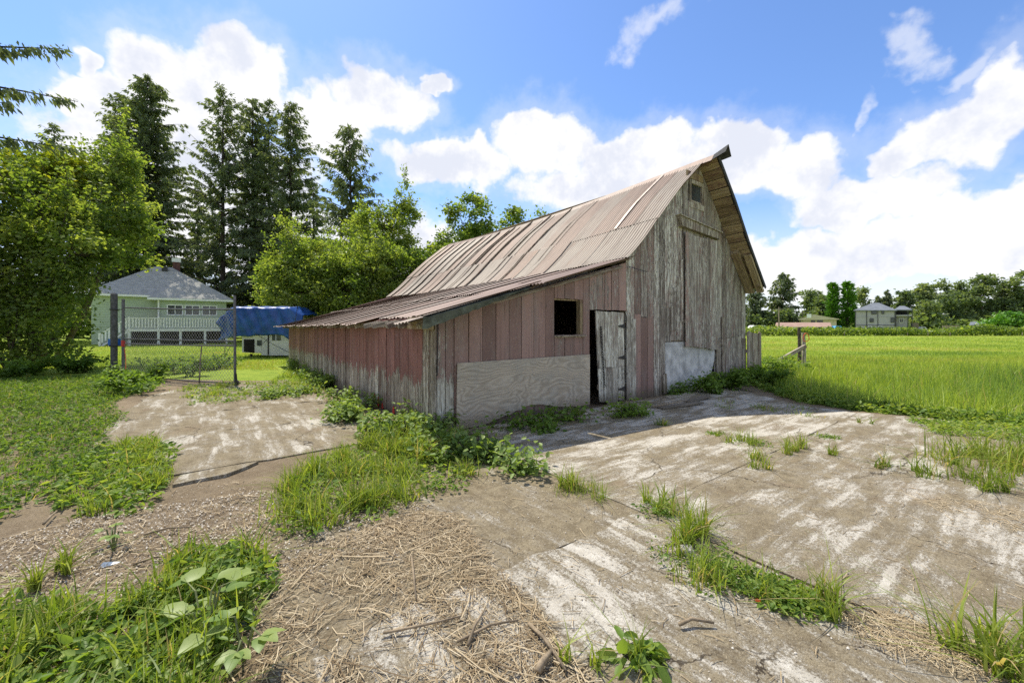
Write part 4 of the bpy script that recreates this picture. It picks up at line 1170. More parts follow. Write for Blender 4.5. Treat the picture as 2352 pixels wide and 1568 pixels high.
# small litter on the yard
def bit(name, px, py, verts, faces, m, lb, cat, z=.03, rz=0.0):
    o = tag(MB().add(verts, faces).build(name, m), lb, cat); g_ = G(px, py); o.location = (g_[0], g_[1], z); o.rotation_euler = (0, 0, rz); return o
bit('glass_shard', 560, 1437, [(-.05, -.02, 0), (.05, -.012, .004), (.06, .012, .012), (-.04, .02, .01), (-.05, -.02, .006), (.05, -.012, .010), (.06, .012, .018), (-.04, .02, .016)], [(3, 2, 1, 0), (4, 5, 6, 7), (0, 1, 5, 4), (1, 2, 6, 5), (2, 3, 7, 6), (3, 0, 4, 7)], M['glass_shard'], 'greenish glass shard on the soil by the bramble leaves', 'glass', .012, .9)
bit('plastic_scrap', 250, 1305, [(-.05, -.02, 0), (.05, .0, .01), (.06, .012, .012), (-.04, .02, .02), (-.05, -.015, .004), (.05, .0, .014), (.06, .012, .016), (-.04, .02, .024)], [(3, 2, 1, 0), (4, 5, 6, 7), (0, 1, 5, 4), (1, 2, 6, 5), (2, 3, 7, 6), (3, 0, 4, 7)], M['white'], 'white plastic scrap on the bare soil at left', 'scrap', .016, .3)
bit('orange_scrap', 1741, 1390, [(-.015, -.009, 0), (.012, -.012, 0), (.015, .009, .0), (-.012, .012, .0), (-.009, -.003, .013), (.012, -.003, .016), (.009, .006, .011), (-.006, .007, .014)], [(3, 2, 1, 0), (4, 5, 6, 7), (0, 1, 5, 4), (1, 2, 6, 5), (2, 3, 7, 6), (3, 0, 4, 7)], M['orange'], 'tiny orange scrap on the concrete below the clover clump', 'scrap', .026)
bit('concrete_chunk', 1572, 1275, [(-.07, -.05, 0), (.06, -.06, 0), (.09, .04, 0), (-.05, .07, 0), (-.05, -.03, .035), (.05, -.04, .03), (.06, .03, .04), (-.03, .045, .03)], [(3, 2, 1, 0), (4, 5, 6, 7), (0, 1, 5, 4), (1, 2, 6, 5), (2, 3, 7, 6), (3, 0, 4, 7)], M['block'], 'pale concrete chunk in the grass of the slab joint', 'stone', .024)
STICKS = [(330, 1240, 440, 1222, .012, 'pale bent stick lying on the bare soil at left'), (100, 1215, 130, 1185, .014, 'curved pale twig on the soil at far left'), (305, 1310, 395, 1290, .010, 'thin dark twig beside the white plastic scrap'),
          (1235, 1568, 1265, 1520, .024, 'short thick brown stick at the bottom edge'), (1215, 1450, 1300, 1560, .014, 'long straight pale stalk beside the thick brown stick'), (1560, 1452, 1640, 1448, .014, 'short grey stick pair on the concrete'),
          (1500, 940, 1610, 920, .02, 'dark stick lying in the shade by the door'), (505, 1165, 590, 1150, .008, 'thin twig on the soil left of the tall grass'), (1075, 1500, 1110, 1420, .012, 'dark stalk across the straw litter'),
          (945, 1290, 955, 1390, .011, 'straight brown stalk standing out in the straw'), (1050, 1490, 1190, 1440, .010, 'slender stalk near the straw edge'), (880, 1470, 1060, 1430, .010, 'long reddish stalk across the straw litter')]
for (x0, y0, x1, y1, r, lb) in STICKS:
    a, b_ = G(x0, y0), G(x1, y1); md = (a + b_) / 2 + np.array([rnd.uniform(-.02, .02), rnd.uniform(-.03, .03), 0])
    o = tag(MB().tube([a + [0, 0, .03 + r], md + [0, 0, .045 + r], b_ + [0, 0, .03 + r]], [r * .75, r * .7, r * .45], 6).build('stick', M['stick'], smooth=True), lb, 'stick'); o['pale'] = .4
# ---------------------------------------------------------------- houses across the field
def Z5(zx, zy): return (2200 + zx / 2.697) * .7656, (820 + zy / 2.697) * .7656
def zw(zx, zy, d):
    return P(*Z5(zx, zy), d)
class Frame:
    """a building line square to the view at picture column zx, d metres off"""
    def __init__(self, zx, d):
        r = (Z5(zx, 0)[0] - CX) / FPX
        self.th = math.atan(r); self.d = d * math.cos(self.th) if False else d / math.cos(self.th); self.c = (math.sin(self.th) * self.d, math.cos(self.th) * self.d)
    def pt(self, zx, zy, dy=0.0):
        px, py = Z5(zx, zy); r = (px - CX) / FPX
        s = (self.d + dy) / (r * math.sin(self.th) + math.cos(self.th))
        x, y = r * s - self.c[0], s - self.c[1]
        return np.array([x * math.cos(self.th) - y * math.sin(self.th), dy, EYE + (HY - py) / FPX * s])
    def root(self, name, label, cat, group=None):
        return thing(name, label, cat, (self.c[0], self.c[1], 0), -self.th, group)
    def box(self, zx0, zy0, zx1, zy1, dy, depth):
        a, b_ = self.pt(zx0, zy1, dy), self.pt(zx1, zy0, dy)
        return MB().box((a[0], dy, max(0, a[2])), (b_[0], dy + depth, b_[2]))
    def hip(self, zx0, zx1, ze, zp0, zp1, zp, dy, depth, m, root, name='roof'):
        a, b_ = self.pt(zx0, ze, dy - .6), self.pt(zx1, ze, dy - .6); p, q = self.pt(zp0, zp, dy + depth / 2), self.pt(zp1, zp, dy + depth / 2)
        y1 = dy + depth + .6
        vs = [a, b_, (b_[0], y1, a[2]), (a[0], y1, a[2]), p, q, a - [0, 0, .25], b_ - [0, 0, .25], (b_[0], y1, a[2] - .25), (a[0], y1, a[2] - .25)]
        return MB().add(vs, [(0, 1, 5, 4), (1, 2, 5), (2, 3, 4, 5), (3, 0, 4), (0, 6, 7, 1), (1, 7, 8, 2), (2, 8, 9, 3), (3, 9, 6, 0), (6, 9, 8, 7)]).build(name, m, root)
    def gable(self, zx0, zx1, ze, zr, inset, dy, depth, m, root):
        a, b_ = self.pt(zx0, ze, dy - .5), self.pt(zx1, ze, dy - .5); c_, d_ = self.pt(zx0 + inset, zr, dy + depth / 2), self.pt(zx1 - inset, zr, dy + depth / 2)
        return MB().add([a, b_, d_, c_, (b_[0], dy + depth + .5, a[2]), (a[0], dy + depth + .5, a[2])], [(0, 1, 2, 3), (3, 2, 4, 5), (1, 4, 2), (0, 3, 5)]).build('roof', m, root)
f = Frame(1150, 118.0)
gh = f.root('grey_house', 'light grey three-storey house with slate hipped roof across the field', 'house')
f.box(985, 296, 1312, 470, 0, 9).build('wall', M['grey_siding'], gh)
f.box(1312, 345, 1408, 470, 1.5, 7).build('wing_wall', M['grey_siding'], gh)
f.box(1312, 334, 1446, 346, .2, 8).build('balcony', M['grey_siding'], gh)
for x in (1312, 1410, 1444): f.box(x, 290, x + 7, 445, .2, .4).build('column', M['trim_dark'], gh)
f.box(1320, 298, 1405, 333, 3, 4).build('upper_wall', M['trim_dark'], gh)
for (x0, x1) in ((984, 990), (1076, 1082), (1167, 1172), (1305, 1311)): f.box(x0, 297, x1, 445, -.12, .1).build('trim', M['trim_dark'], gh)
for (y0, y1) in ((349, 353), (417, 421)): f.box(985, y0, 1312, y1, -.22, .09).build('band', M['trim_dark'], gh)
for (x0, y0, x1, y1, fm) in ((1117, 303, 1160, 331, 'trim_dark'), (1198, 299, 1221, 329, 'trim_dark'), (1103, 364, 1135, 395, 'trim_dark'), (1273, 357, 1301, 398, 'trim_dark'), (1090, 425, 1120, 448, 'white'), (1170, 425, 1205, 448, 'white'), (1342, 362, 1381, 400, 'white')):
    dd = 1.5 if x0 > 1330 else 0
    wn = f.box(x0, y0, x1, y1, dd - .2, .15).build('window', M[fm], gh)
    for (p0, p1) in (((x0 + 4, (x0 + x1) / 2 - 1), ((x0 + x1) / 2 + 1, x1 - 4)) if fm == 'white' else ((x0 + 4, x1 - 4),)):
        f.box(p0, y0 + 4, p1, y1 - 4, dd - .26, .05).build('pane', M['glass'], wn)
f.hip(972, 1325, 297, 1130, 1180, 238, 0, 9, M['slate'], gh)
f.hip(1300, 1452, 293, 1345, 1385, 263, .5, 8, M['slate'], gh, 'wing_roof')
f.box(1446, 400, 1500, 446, 2, 5).build('rear_deck', M['old_wood'], gh)
f = Frame(690, 130.0)
bh = f.root('beige_house', 'beige bungalow with pale chimney and low grey roof across the field', 'house')
f.box(545, 372, 835, 470, 0, 9).build('wall', M['beige'], bh)
a, b_, ap = f.pt(525, 378, -.8), f.pt(858, 374, -.8), f.pt(650, 335, -.8)
MB().prism([(a[0], a[2]), (b_[0], b_[2]), (b_[0], b_[2] + .25), (ap[0], ap[2] + .15), (a[0], a[2] + .25)], -.8, -.3).build('gable', M['beige'], bh)
MB().add([(ap[0], -.9, ap[2] + .2), (b_[0], -.9, b_[2] + .3), (b_[0], 9.5, b_[2] + .3), (ap[0], 9.5, ap[2] + .2), (a[0], -.9, a[2] + .3), (a[0], 9.5, a[2] + .3)], [(0, 1, 2, 3), (0, 3, 5, 4)]).build('roof', M['slate'], bh)
f.box(594, 328, 631, 360, -1.2, 1.0).build('chimney', M['white'], bh)
for (x0, y0, x1, y1) in ((676, 376, 724, 398), (628, 378, 664, 396)): f.box(x0, y0, x1, y1, -.15, .1).build('window', M['glass'], bh)
f = Frame(565, 112.0)
wh_ = f.root('low_outbuilding', 'long low white outbuilding with brown roof in front of the beige house', 'outbuilding')
f.box(345, 430, 790, 480, 0, 6).build('wall', M['white'], wh_)
f.gable(335, 797, 432, 397, 12, 0, 6, M['brown_roof'], wh_)
for (x0, y0, x1, y1) in ((640, 434, 675, 447), (690, 434, 720, 448)): f.box(x0, y0, x1, y1, -.1, .08).build('window', M['glass'], wh_)
f = Frame(1985, 112.0)
sh_ = f.root('small_shed', 'small grey shed with flat-pitched roof at the right of the field', 'shed')
f.box(1922, 418, 2048, 470, 0, 4).build('wall', M['grey_siding'], sh_)
f.gable(1910, 2058, 418, 392, 8, 0, 4, M['slate'], sh_)
for (zx, z0, z1, d, lb) in ((369, 272, 460, 112, 'tall wooden utility pole left of the beige house'), (558, 303, 400, 140, 'distant utility pole above the beige house')):
    g_ = zw(zx, z1, d); tp_ = zw(zx, z0, d)
    up_ = thing('utility_pole', lb, 'utility pole', (g_[0], d, 0))
    MB().tube([(0, 0, 0), (0, 0, tp_[2])], [.2, .13], 8).build('shaft', M['old_wood'], up_)
    MB().box((-1.1, -.12, tp_[2] - .75), (1.1, .0, tp_[2] - .6)).build('crossarm', M['old_wood'], up_)
    for x in (-.9, -.3, .3, .9): MB().box((x - .05, -.1, tp_[2] - .6), (x + .05, -.02, tp_[2] - .4)).build('insulator', M['iron'], up_)
D5 = 110
def vehicle(name, label, cat, zx0, zx1, zt, zb, m, d=D5):
    a, b_ = zw(zx0, zb, d), zw(zx1, zt, d); L, Hh = b_[0] - a[0], b_[2]
    t_ = thing(name, label, cat, (a[0], d, 0))
    MB().prism([(0, .45), (L, .45), (L, Hh * .62), (L * .86, Hh * .7), (L * .74, Hh), (L * .22, Hh), (L * .06, Hh * .68), (0, Hh * .6)], 0, 1.9).build('body', m, t_)
    MB().prism([(L * .24, Hh * .70), (L * .72, Hh * .70), (L * .70, Hh * .93), (L * .26, Hh * .93)], -.02, -.005).build('window', M['glass'], t_)
    for x in (.2, .8): MB().tube([(L * x, -.03, .36), (L * x, .2, .36)], .36, 12).build('wheel', M['black_rubber'], t_)
vehicle('covered_car', 'car under a light blue cover beside the outbuilding', 'car', 815, 890, 424, 462, M['lightblue'])
vehicle('parked_car', 'small dark blue car parked before the white outbuilding', 'car', 545, 592, 428, 460, M['blue_plastic'], 112)
vehicle('travel_trailer', 'long white travel trailer at the far left of the field edge', 'trailer', 130, 300, 420, 460, M['white'], 108)
vehicle('parked_car', 'pale car parked right of the grey house', 'car', 1515, 1570, 432, 462, M['white'], 116)
for i_, (x0, x1, lb) in enumerate(((1690, 1755, 'left weathered board fence panel far across the field'), (1760, 1825, 'right weathered board fence panel far across the field'))):
    a, b_ = zw(x0, 450, 108), zw(x1, 420, 108)
    fo = thing('board_fence', lb, 'fence', (a[0], 108, 0), 0, 'board fence panels across the field')
    n = 9
    for k in range(n):
        xx = (b_[0] - a[0]) * k / n; MB().box((xx + .02, 0, 0), (xx + (b_[0] - a[0]) / n - .02, .04, b_[2] + rnd.uniform(-.08, .05))).build('board', M['old_wood'], fo)
for k, zx in enumerate((1388, 1552, 1730, 2310, 880)):
    a, b_ = zw(zx, 520, 72), zw(zx, 482, 72)
    o = tag(MB().tube([(0, 0, 0), (0, 0, b_[2] + .15)], [.07, .06], 6).build('wire_fence_post', M['old_wood']), ['grey wire fence post in the hedge below the grey house', 'grey wire fence post in the hedge, right of the grey house', 'grey wire fence post in the hedge below the tall poplars', 'grey wire fence post in the hedge at far right', 'grey wire fence post in the hedge below the covered car'][k], 'post', 'wire fence posts in the hedge'); o.location = (a[0], 71.5, 0)
# ---------------------------------------------------------------- trees
def tree_root(name, label, cat, base, group=None):
    return thing(name, label, cat, (base[0], base[1], 0), 0, group)
def curve_pts(a, b_, bend, n, rg):
    a, b_ = np.array(a, float), np.array(b_, float)
    u = np.linspace(0, 1, n)[:, None]
    off = rg.normal(size=3) * bend * np.linalg.norm(b_ - a)
    return a + (b_ - a) * u + off * (u * (1 - u) * 4) + np.array([0, 0, 1]) * (u * (1 - u)) * bend * np.linalg.norm(b_ - a)
def broadleaf(name, label, base, blobs, n_cl, n_lf, size, seed, m='leaf', trunks=None, r0=.16, tint=(.1, .9), spread=.5, group=None, sprouts=0, hang=.25, bark='bark', cat='tree'):
    """blobs: crown lobes (x, y, z, rx, ry, rz) relative to the base"""
    rg = np.random.default_rng(seed)
    root = tree_root(name, label, cat, base, group)
    blobs = np.array(blobs, float); vol = blobs[:, 3] * blobs[:, 4] * blobs[:, 5]; pick = rg.choice(len(blobs), n_cl, p=vol / vol.sum())
    d = unit(rg.normal(size=(n_cl, 3))); rr = rg.uniform(.25, 1.0, n_cl) ** .5
    cl = blobs[pick, :3] + d * rr[:, None] * blobs[pick, 3:]
    tb = MB()
    trunks = trunks or [((0, 0, 0), tuple(blobs[:, :3].mean(0)))]
    tops = []
    for (p, q) in trunks:
        pts = curve_pts(p, q, .06, 7, rg); tb.tube(pts, list(np.linspace(r0, r0 * .35, 7)), 7); tops.append(pts)
    allp = np.concatenate(tops)
    for c in cl[::2]:
        cand = allp[allp[:, 2] < c[2] + .3] if (allp[:, 2] < c[2] + .3).any() else allp
        s = cand[np.argmin(np.linalg.norm(cand - c, axis=1) + rg.uniform(0, .8, len(cand)))]
        L = np.linalg.norm(c - s); pts = curve_pts(s, c, .10, 5, rg)
        tb.tube(pts, list(np.linspace(min(r0 * .4, .012 + .012 * L), .006, 5)), 4, False)
    per = np.maximum(1, rg.poisson(n_lf / n_cl, n_cl)); idx = np.repeat(np.arange(n_cl), per)
    cs = spread * rg.uniform(.6, 1.3, n_cl)
    ctint = rg.normal(0, .22, n_cl)
    pos = cl[idx] + rg.normal(size=(len(idx), 3)) * cs[idx][:, None] * np.array([1, 1, .7])
    tt = rg.uniform(tint[0], tint[1], len(idx)) * .6 + .4 * np.mean(tint) + ctint[idx]
    if sprouts:
        for k in range(sprouts):
            c = cl[np.argsort(-cl[:, 2])[rg.integers(0, max(4, n_cl // 3))]]
            L = rg.uniform(.9, 2.2); n = int(L * 26); u = rg.uniform(0, 1, n)[:, None]
            dv = np.array([rg.normal() * .25, rg.normal() * .25, 1.0])
            pos = np.concatenate([pos, c + dv * u * L + rg.normal(size=(n, 3)) * .05]); tt = np.concatenate([tt, rg.uniform(.4, .9, n)])
            tb.tube([c, c + dv * L], [.014, .004], 3, False)
    tb.build('trunk', M[bark], root, smooth=True)
    L = size * rg.uniform(.55, 1.5, len(pos))
    V, F = leaf_tris(pos, L, L * .62, rg, .35, hang)
    np_obj('crown', V, F, M[m], root, tint=np.repeat(np.clip(tt, 0, 1), 4))
    return root
def conifer(name, label, base, height, radius, nb, seed, z0=.12, m='needle', droop=.25, rise=.15, dens=1.0, lean=0.0, r0=.32, size=.42, group=None, prof=.62, bare=0.0, reps=5, boughs=(), trunk_m='dark_bark', hangl=1.0):
    rg = np.random.default_rng(seed)
    root = tree_root(name, label, 'tree', base, group)
    tb = MB(); tb.tube([(lean * u * u * height, 0, height * u) for u in np.linspace(0, .99, 9)], list(np.linspace(r0, .02, 9)), 8)
    C0, D0, L0, T0 = [], [], [], []
    for i in range(nb):
        u = (i + rg.uniform(0, 1)) / nb
        z = height * (z0 + (1 - z0) * u)
        Lb = radius * ((1 - u) ** prof * .95 + .05) * rg.uniform(.45, 1.15)
        if rg.random() < bare * (1 - u): Lb *= rg.uniform(.3, .6)
        a = rg.uniform(0, 2 * np.pi); dv = np.array([math.cos(a), math.sin(a), 0.0]); sv = np.array([-dv[1], dv[0], 0])
        rs = rise + .55 * u + rg.normal() * .10
        if i < len(boughs):
            z, a, Lb = boughs[i]; dv = np.array([math.cos(a), math.sin(a), 0.0]); sv = np.array([-dv[1], dv[0], 0]); rs = .04
        n = max(5, int(Lb * 4.5 * dens / size * .42)); k = np.sort(rg.uniform(.10, 1.0, n))
        x0 = np.array([lean * (z / height) ** 2 * height, 0, z])
        path = lambda q: x0 + np.outer(q * Lb, dv) + np.outer(rs * Lb * q - droop * Lb * q * q, [0, 0, 1])
        pts = path(np.linspace(0, 1, 5)); tb.tube(pts, list(np.linspace(min(.07, .02 + .012 * Lb), .008, 5)), 3, False)
        pk = path(k); pt_ = rg.uniform(.1, .8)
        for rep in range(reps):
            sd_ = rg.choice([-1, 1], n)
            lat = rg.uniform(.1, 1.0, n) * (.30 + .5 * (1 - k))
            dd = np.outer(sd_ * lat, sv) + np.outer(rg.uniform(.15, .7, n), dv) + np.outer(-rg.uniform(.1, .95, n) * hangl, [0, 0, 1])
            C0.append(pk + rg.normal(size=(n, 3)) * .06 + dd * rg.uniform(0, .3, n)[:, None] * size); D0.append(dd); L0.append(size * rg.uniform(.6, 1.5, n) * (1.15 - .45 * k) * (1 if Lb > .8 else .7))
            T0.append(np.clip(pt_ * .5 + rg.uniform(0, .5, n) + .12 * (u - .3), 0, 1))
    tn = max(6, int(14 * size / .4)); zt = height * rg.uniform(.93, 1.0, tn)
    C0.append(np.stack([np.full(tn, lean * height), np.zeros(tn), zt], 1)); D0.append(rg.normal(size=(tn, 3)) * .5 + [0, 0, .9]); L0.append(np.full(tn, size)); T0.append(np.full(tn, .5))
    pos, D, L, T = np.concatenate(C0), np.concatenate(D0), np.concatenate(L0), np.concatenate(T0)
    V, F = leaf_tris(pos, L, L * .30, rg, .2, 0, D)
    tb.build('trunk', M[trunk_m], root, smooth=True)
    np_obj('crown', V, F, M[m], root, tint=np.repeat(T, 4))
    return root

# tall spruces behind the bungalow
SPR = 'tall spruces behind the bungalow'
def far_base(px, d): return ((px - CX) / FPX * d, d)
def top_h(py, d): return EYE + (HY - py) / FPX * d
for (px, top, d, rad, nb, sd_, kw, lb) in (
    (338, 178, 47, 7.8, 400, 1, dict(bare=.1, dens=1.25), 'broadest dense dark spruce above the left end of the bungalow roof'),
    (275, 215, 50, 5.6, 220, 2, dict(bare=.1), 'dark spruce half hidden left of the broadest spruce'),
    (512, 206, 46, 7.2, 190, 3, dict(bare=.45, rise=.35, droop=.2, dens=.9), 'sparse spruce with bare lower trunk and one long upswept limb'),
    (580, 226, 50, 6.4, 240, 4, dict(bare=.3), 'dark spruce right of the sparse spruce'),
    (618, 230, 52, 5.0, 180, 5, dict(bare=.3), 'slender dark spruce between two taller spruces'),
    (668, 238, 48, 7.2, 250, 6, dict(bare=.35, dens=.9), 'loose dark spruce over the rounded green trees'),
    (810, 290, 40, 5.6, 150, 7, dict(rise=.45, droop=.35, lean=-.02, dens=1.0), 'shorter spruce with upswept boughs right of the group'),
    (125, 285, 48, 5.0, 140, 8, dict(), 'spruce tip behind the yellowing bush at left'),
    (720, 420, 50, 4.0, 110, 9, dict(), 'low dark spruce between the loose spruce and the shorter one'),
    (455, 430, 52, 5.0, 110, 10, dict(bare=.3, dens=.9), 'low dark spruce between trunks above the bungalow chimney')):
    conifer('spruce_tree', lb, far_base(px, d), top_h(top, d), rad, int(nb * 1.35), sd_, z0=.10, group=SPR, size=.46, dens=kw.pop('dens', 1.0) * 1.25, **kw)
# the spruce whose boughs reach in from the left edge
conifer('spruce_tree', 'spruce at the left edge with drooping boughs reaching into the sky', (-16.6, 10.0), 14.5, 2.6, 60, 21, z0=.30, droop=.06, rise=-.02, dens=2.4, size=.24, r0=.22, hangl=1.5, prof=.35,
        boughs=[(8.35, -.05, 5.95), (8.1, .35, 4.6), (7.9, -.5, 4.9), (6.95, -.1, 4.9), (6.8, .4, 4.4), (8.75, -.3, 4.45), (7.3, -.7, 4.8)])

# leafy trees at the left
broadleaf('alder_tree', 'big bright green leafy tree at the left edge with many stems', (-18.6, 15.6), [(-1.4, 0, 4.4, 2.4, 2.0, 2.0), (.9, .2, 5.4, 2.0, 1.8, 1.8), (2.0, -.2, 4.7, 1.5, 1.4, 1.0), (-1.0, .3, 6.9, 1.8, 1.6, 1.6), (3.0, -.2, 5.1, 1.0, 1.0, .7), (1.2, 0, 3.3, 1.3, 1.2, 1.0), (-.4, .3, 2.6, 2.0, 1.2, 1.2)],
          320, 24000, .14, 31, trunks=[((-.6, 0, 0), (-1.6, 0, 4.0)), ((-.2, .1, 0), (-.3, 0, 5.0)), ((.3, 0, 0), (1.1, .1, 5.2)), ((.5, -.1, 0), (2.0, -.2, 4.4)), ((.4, .1, 0), (1.3, 0, 4.8)), ((.1, .2, 0), (.4, .3, 6.0))], r0=.085, tint=(.2, 1.0), spread=.23, sprouts=44)
broadleaf('maple_tree', 'dark green broad-leaved tree filling the left edge', (-18.9, 13.9), [(-1.2, 0, 4.2, 1.5, 1.5, 3.0), (-.7, 0, 6.6, 1.3, 1.4, 1.9), (-.6, .2, 2.0, 1.2, 1.2, 1.2)],
          130, 12000, .17, 32, trunks=[((-.4, 0, 0), (-1.0, 0, 5.0)), ((0, 0, 0), (-.4, 0, 6.5))], r0=.09, tint=(.0, .6), spread=.28)
broadleaf('cherry_tree', 'tall leafy tree with upright shoots against the spruces', (-17.9, 18.2), [(-.2, 0, 6.8, 1.7, 1.5, 2.0), (.7, 0, 5.4, 1.3, 1.3, 1.2), (-.2, .3, 8.8, 1.1, 1.0, 1.4), (1.5, .0, 6.6, .8, .8, .8)],
          130, 10500, .15, 33, trunks=[((-2.6, 0, 0), (-.2, 0, 8.6)), ((-2.4, 0, 0), (.4, .1, 6.4))], r0=.10, tint=(.2, 1.0), spread=.26, sprouts=26)
broadleaf('yellow_bush_tree', 'yellow-green tree crown showing above the leafy trees at left', (-20.0, 17.6), [(-.1, 0, 8.0, 1.7, 1.2, 1.1), (.6, 0, 7.0, 1.5, 1.1, .9)], 50, 7000, .22, 34, m='leaf_y', trunks=[((0, 0, 0), (0, 0, 7.6))], tint=(.1, .95), spread=.34)
broadleaf('thicket', 'dark tangled thicket of thin stems under the leafy trees at left', (-17.6, 14.6), [(-2.4, 0, 1.8, 1.5, .9, 1.8), (-.8, .2, 1.9, 1.5, .9, 1.7), (.7, .5, 1.9, 1.2, .8, 1.6), (-1.6, 0, 3.6, 1.8, 1.0, 1.2), (.2, .4, 3.7, 1.5, .9, 1.1)],
          230, 15000, .12, 35, trunks=[((-2.4 + .27 * k + .1 * (k % 3), .1 * (k % 4), 0), (-3.4 + .5 * k, .2 * (k % 3), 3.6 + .5 * (k % 3))) for k in range(8)], r0=.045, tint=(.1, .9), spread=.24, cat='bush')
# rounded trees between the bungalow and the barn
MID = 'leafy trees between the bungalow and the barn'
broadleaf('apple_tree', 'rounded yellow-green apple tree right of the bungalow', (-13.0, 25.5), [(0, 0, 3.6, 2.9, 2.2, 2.4), (1.2, 0, 5.4, 2.0, 1.8, 1.7), (-1.0, 0, 5.0, 1.6, 1.5, 1.4), (-.9, 0, 7.3, .9, .9, 1.2)], 300, 24000, .16, 41, tint=(.35, 1.0), spread=.25, group=MID, sprouts=26)
broadleaf('apple_tree', 'bushy green tree right behind the far end of the shed', (-9.2, 24.5), [(0, 0, 3.4, 2.6, 2.0, 2.4), (1.2, .2, 5.0, 1.9, 1.6, 1.9), (-1.0, 0, 5.3, 1.5, 1.4, 1.3)], 280, 22000, .16, 42, tint=(.25, .95), spread=.25, group=MID, sprouts=22)
broadleaf('birch_tree', 'tall slender light green tree left of the barn roof', (-7.8, 28.0), [(0, 0, 5.6, 1.9, 1.5, 2.4), (.3, 0, 8.4, 1.2, 1.1, 2.0), (-1.8, 0, 8.4, 1.2, 1.0, 1.6), (.5, 0, 10.4, .5, .5, 1.0)], 200, 16000, .17, 43, tint=(.35, 1.0), spread=.25, group=MID, sprouts=24)
broadleaf('hawthorn_tree', 'low dark green bushy tree against the barn roof', (-6.5, 26.0), [(0, 0, 3.2, 2.2, 1.8, 2.4), (.8, 0, 5.2, 1.4, 1.3, 1.5)], 160, 13000, .16, 44, tint=(.1, .75), spread=.28, group=MID)
broadleaf('dense_tree', 'yellow-green dense tree below the shorter spruce', (-12.4, 33.0), [(0, 0, 6.0, 2.2, 1.8, 3.0), (.2, 0, 9.3, 1.2, 1.1, 1.6)], 90, 12000, .22, 45, tint=(.4, 1.0), spread=.42, group=MID)
broadleaf('hedge_tree', 'shaded tree filling the gap behind the apple trees', (-15.5, 31.5), [(0, 0, 4.0, 3.2, 2.0, 3.0), (4.5, 0, 3.6, 3.2, 2.0, 2.8)], 100, 12000, .26, 46, tint=(.0, .55), spread=.5, group=MID)
# trees beyond the barn ridge
BEH = 'leafy tree tops behind the barn ridge'
broadleaf('walnut_tree', 'largest leafy tree top behind the far end of the barn ridge', (-3.4, 34.0), [(0, 0, 10.2, 2.1, 1.8, 2.0), (-.4, 0, 7.8, 3.0, 2.2, 2.2), (-2.2, 0, 8.2, 1.1, 1.0, 1.2), (.4, 0, 11.8, .9, .8, .8)], 90, 10500, .24, 51, tint=(.2, .8), spread=.38, group=BEH, r0=.2)
broadleaf('walnut_tree', 'small leafy tree top just right of the largest one', (.1, 35.0), [(0, 0, 10.6, .9, .9, 1.4), (.0, 0, 9.0, 1.6, 1.4, 1.0)], 30, 3000, .24, 52, tint=(.2, .8), spread=.33, group=BEH)
broadleaf('walnut_tree', 'smallest leafy sprig peeping over the barn ridge', (2.55, 36.0), [(0, 0, 10.9, .8, .8, .7), (0, 0, 9.4, 1.2, 1.2, .8)], 18, 1700, .24, 53, tint=(.3, .9), spread=.3, group=BEH)
o = tag(MB().tube([(0, 0, 0), (0, 0, 11.3)], [.04, .02], 5).build('antenna_mast', M['pipe']), 'thin antenna mast beside the largest tree top behind the barn', 'mast'); o.location = (-5.0, 32.0, 0)

# ---------------------------------------------------------------- trees across the field
FAR = 'trees across the field'
def zfar(zx, zt, d):
    px, py = Z5(zx, zt); return far_base(px, d), top_h(py, d)
for (zx, zt, hwid, d, sd_, lb) in ((175, 130, 85, 140, 61, 'dark conifer hard against the barn eave'), (400, 10, 115, 140, 62, 'tallest broad dark spruce across the field'), (1245, 148, 38, 165, 63, 'small dark conifer above the grey house roof'), (1168, 195, 30, 165, 64, 'tiny conifer tip left of the grey house peak'), (2180, 85, 66, 150, 65, 'narrow blue-green conifer near the right edge')):
    b_, h = zfar(zx, zt, d)
    conifer('spruce_tree', lb, b_, h, hwid / 2.697 * .7656 / FPX * d * 1.7, 130, sd_, z0=.03, size=1.3, dens=1.6, group=FAR, r0=.4)
for (zx, zt, hwid, d, sd_, lb) in ((805, 88, 62, 135, 66, 'left of two bright green cypresses'), (925, 82, 78, 133, 67, 'right and broader of two bright green cypresses')):
    b_, h = zfar(zx, zt, d)
    conifer('cypress_tree', lb, b_, h, hwid / 2.697 * .7656 / FPX * d * 1.05, 150, sd_, z0=.02, m='cypress', size=1.1, dens=1.8, rise=.9, droop=.1, prof=.55, group=FAR, hangl=-.6)
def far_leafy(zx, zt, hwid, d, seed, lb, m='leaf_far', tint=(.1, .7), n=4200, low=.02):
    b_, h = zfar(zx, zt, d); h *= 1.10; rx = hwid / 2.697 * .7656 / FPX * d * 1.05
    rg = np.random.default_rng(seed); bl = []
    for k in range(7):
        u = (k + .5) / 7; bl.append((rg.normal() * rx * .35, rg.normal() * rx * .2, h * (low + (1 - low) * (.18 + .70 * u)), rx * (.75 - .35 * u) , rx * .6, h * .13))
    broadleaf('leafy_tree', lb, b_, bl, 70, n, .85, seed, m=m, tint=tint, spread=.75, group=FAR, r0=.35)
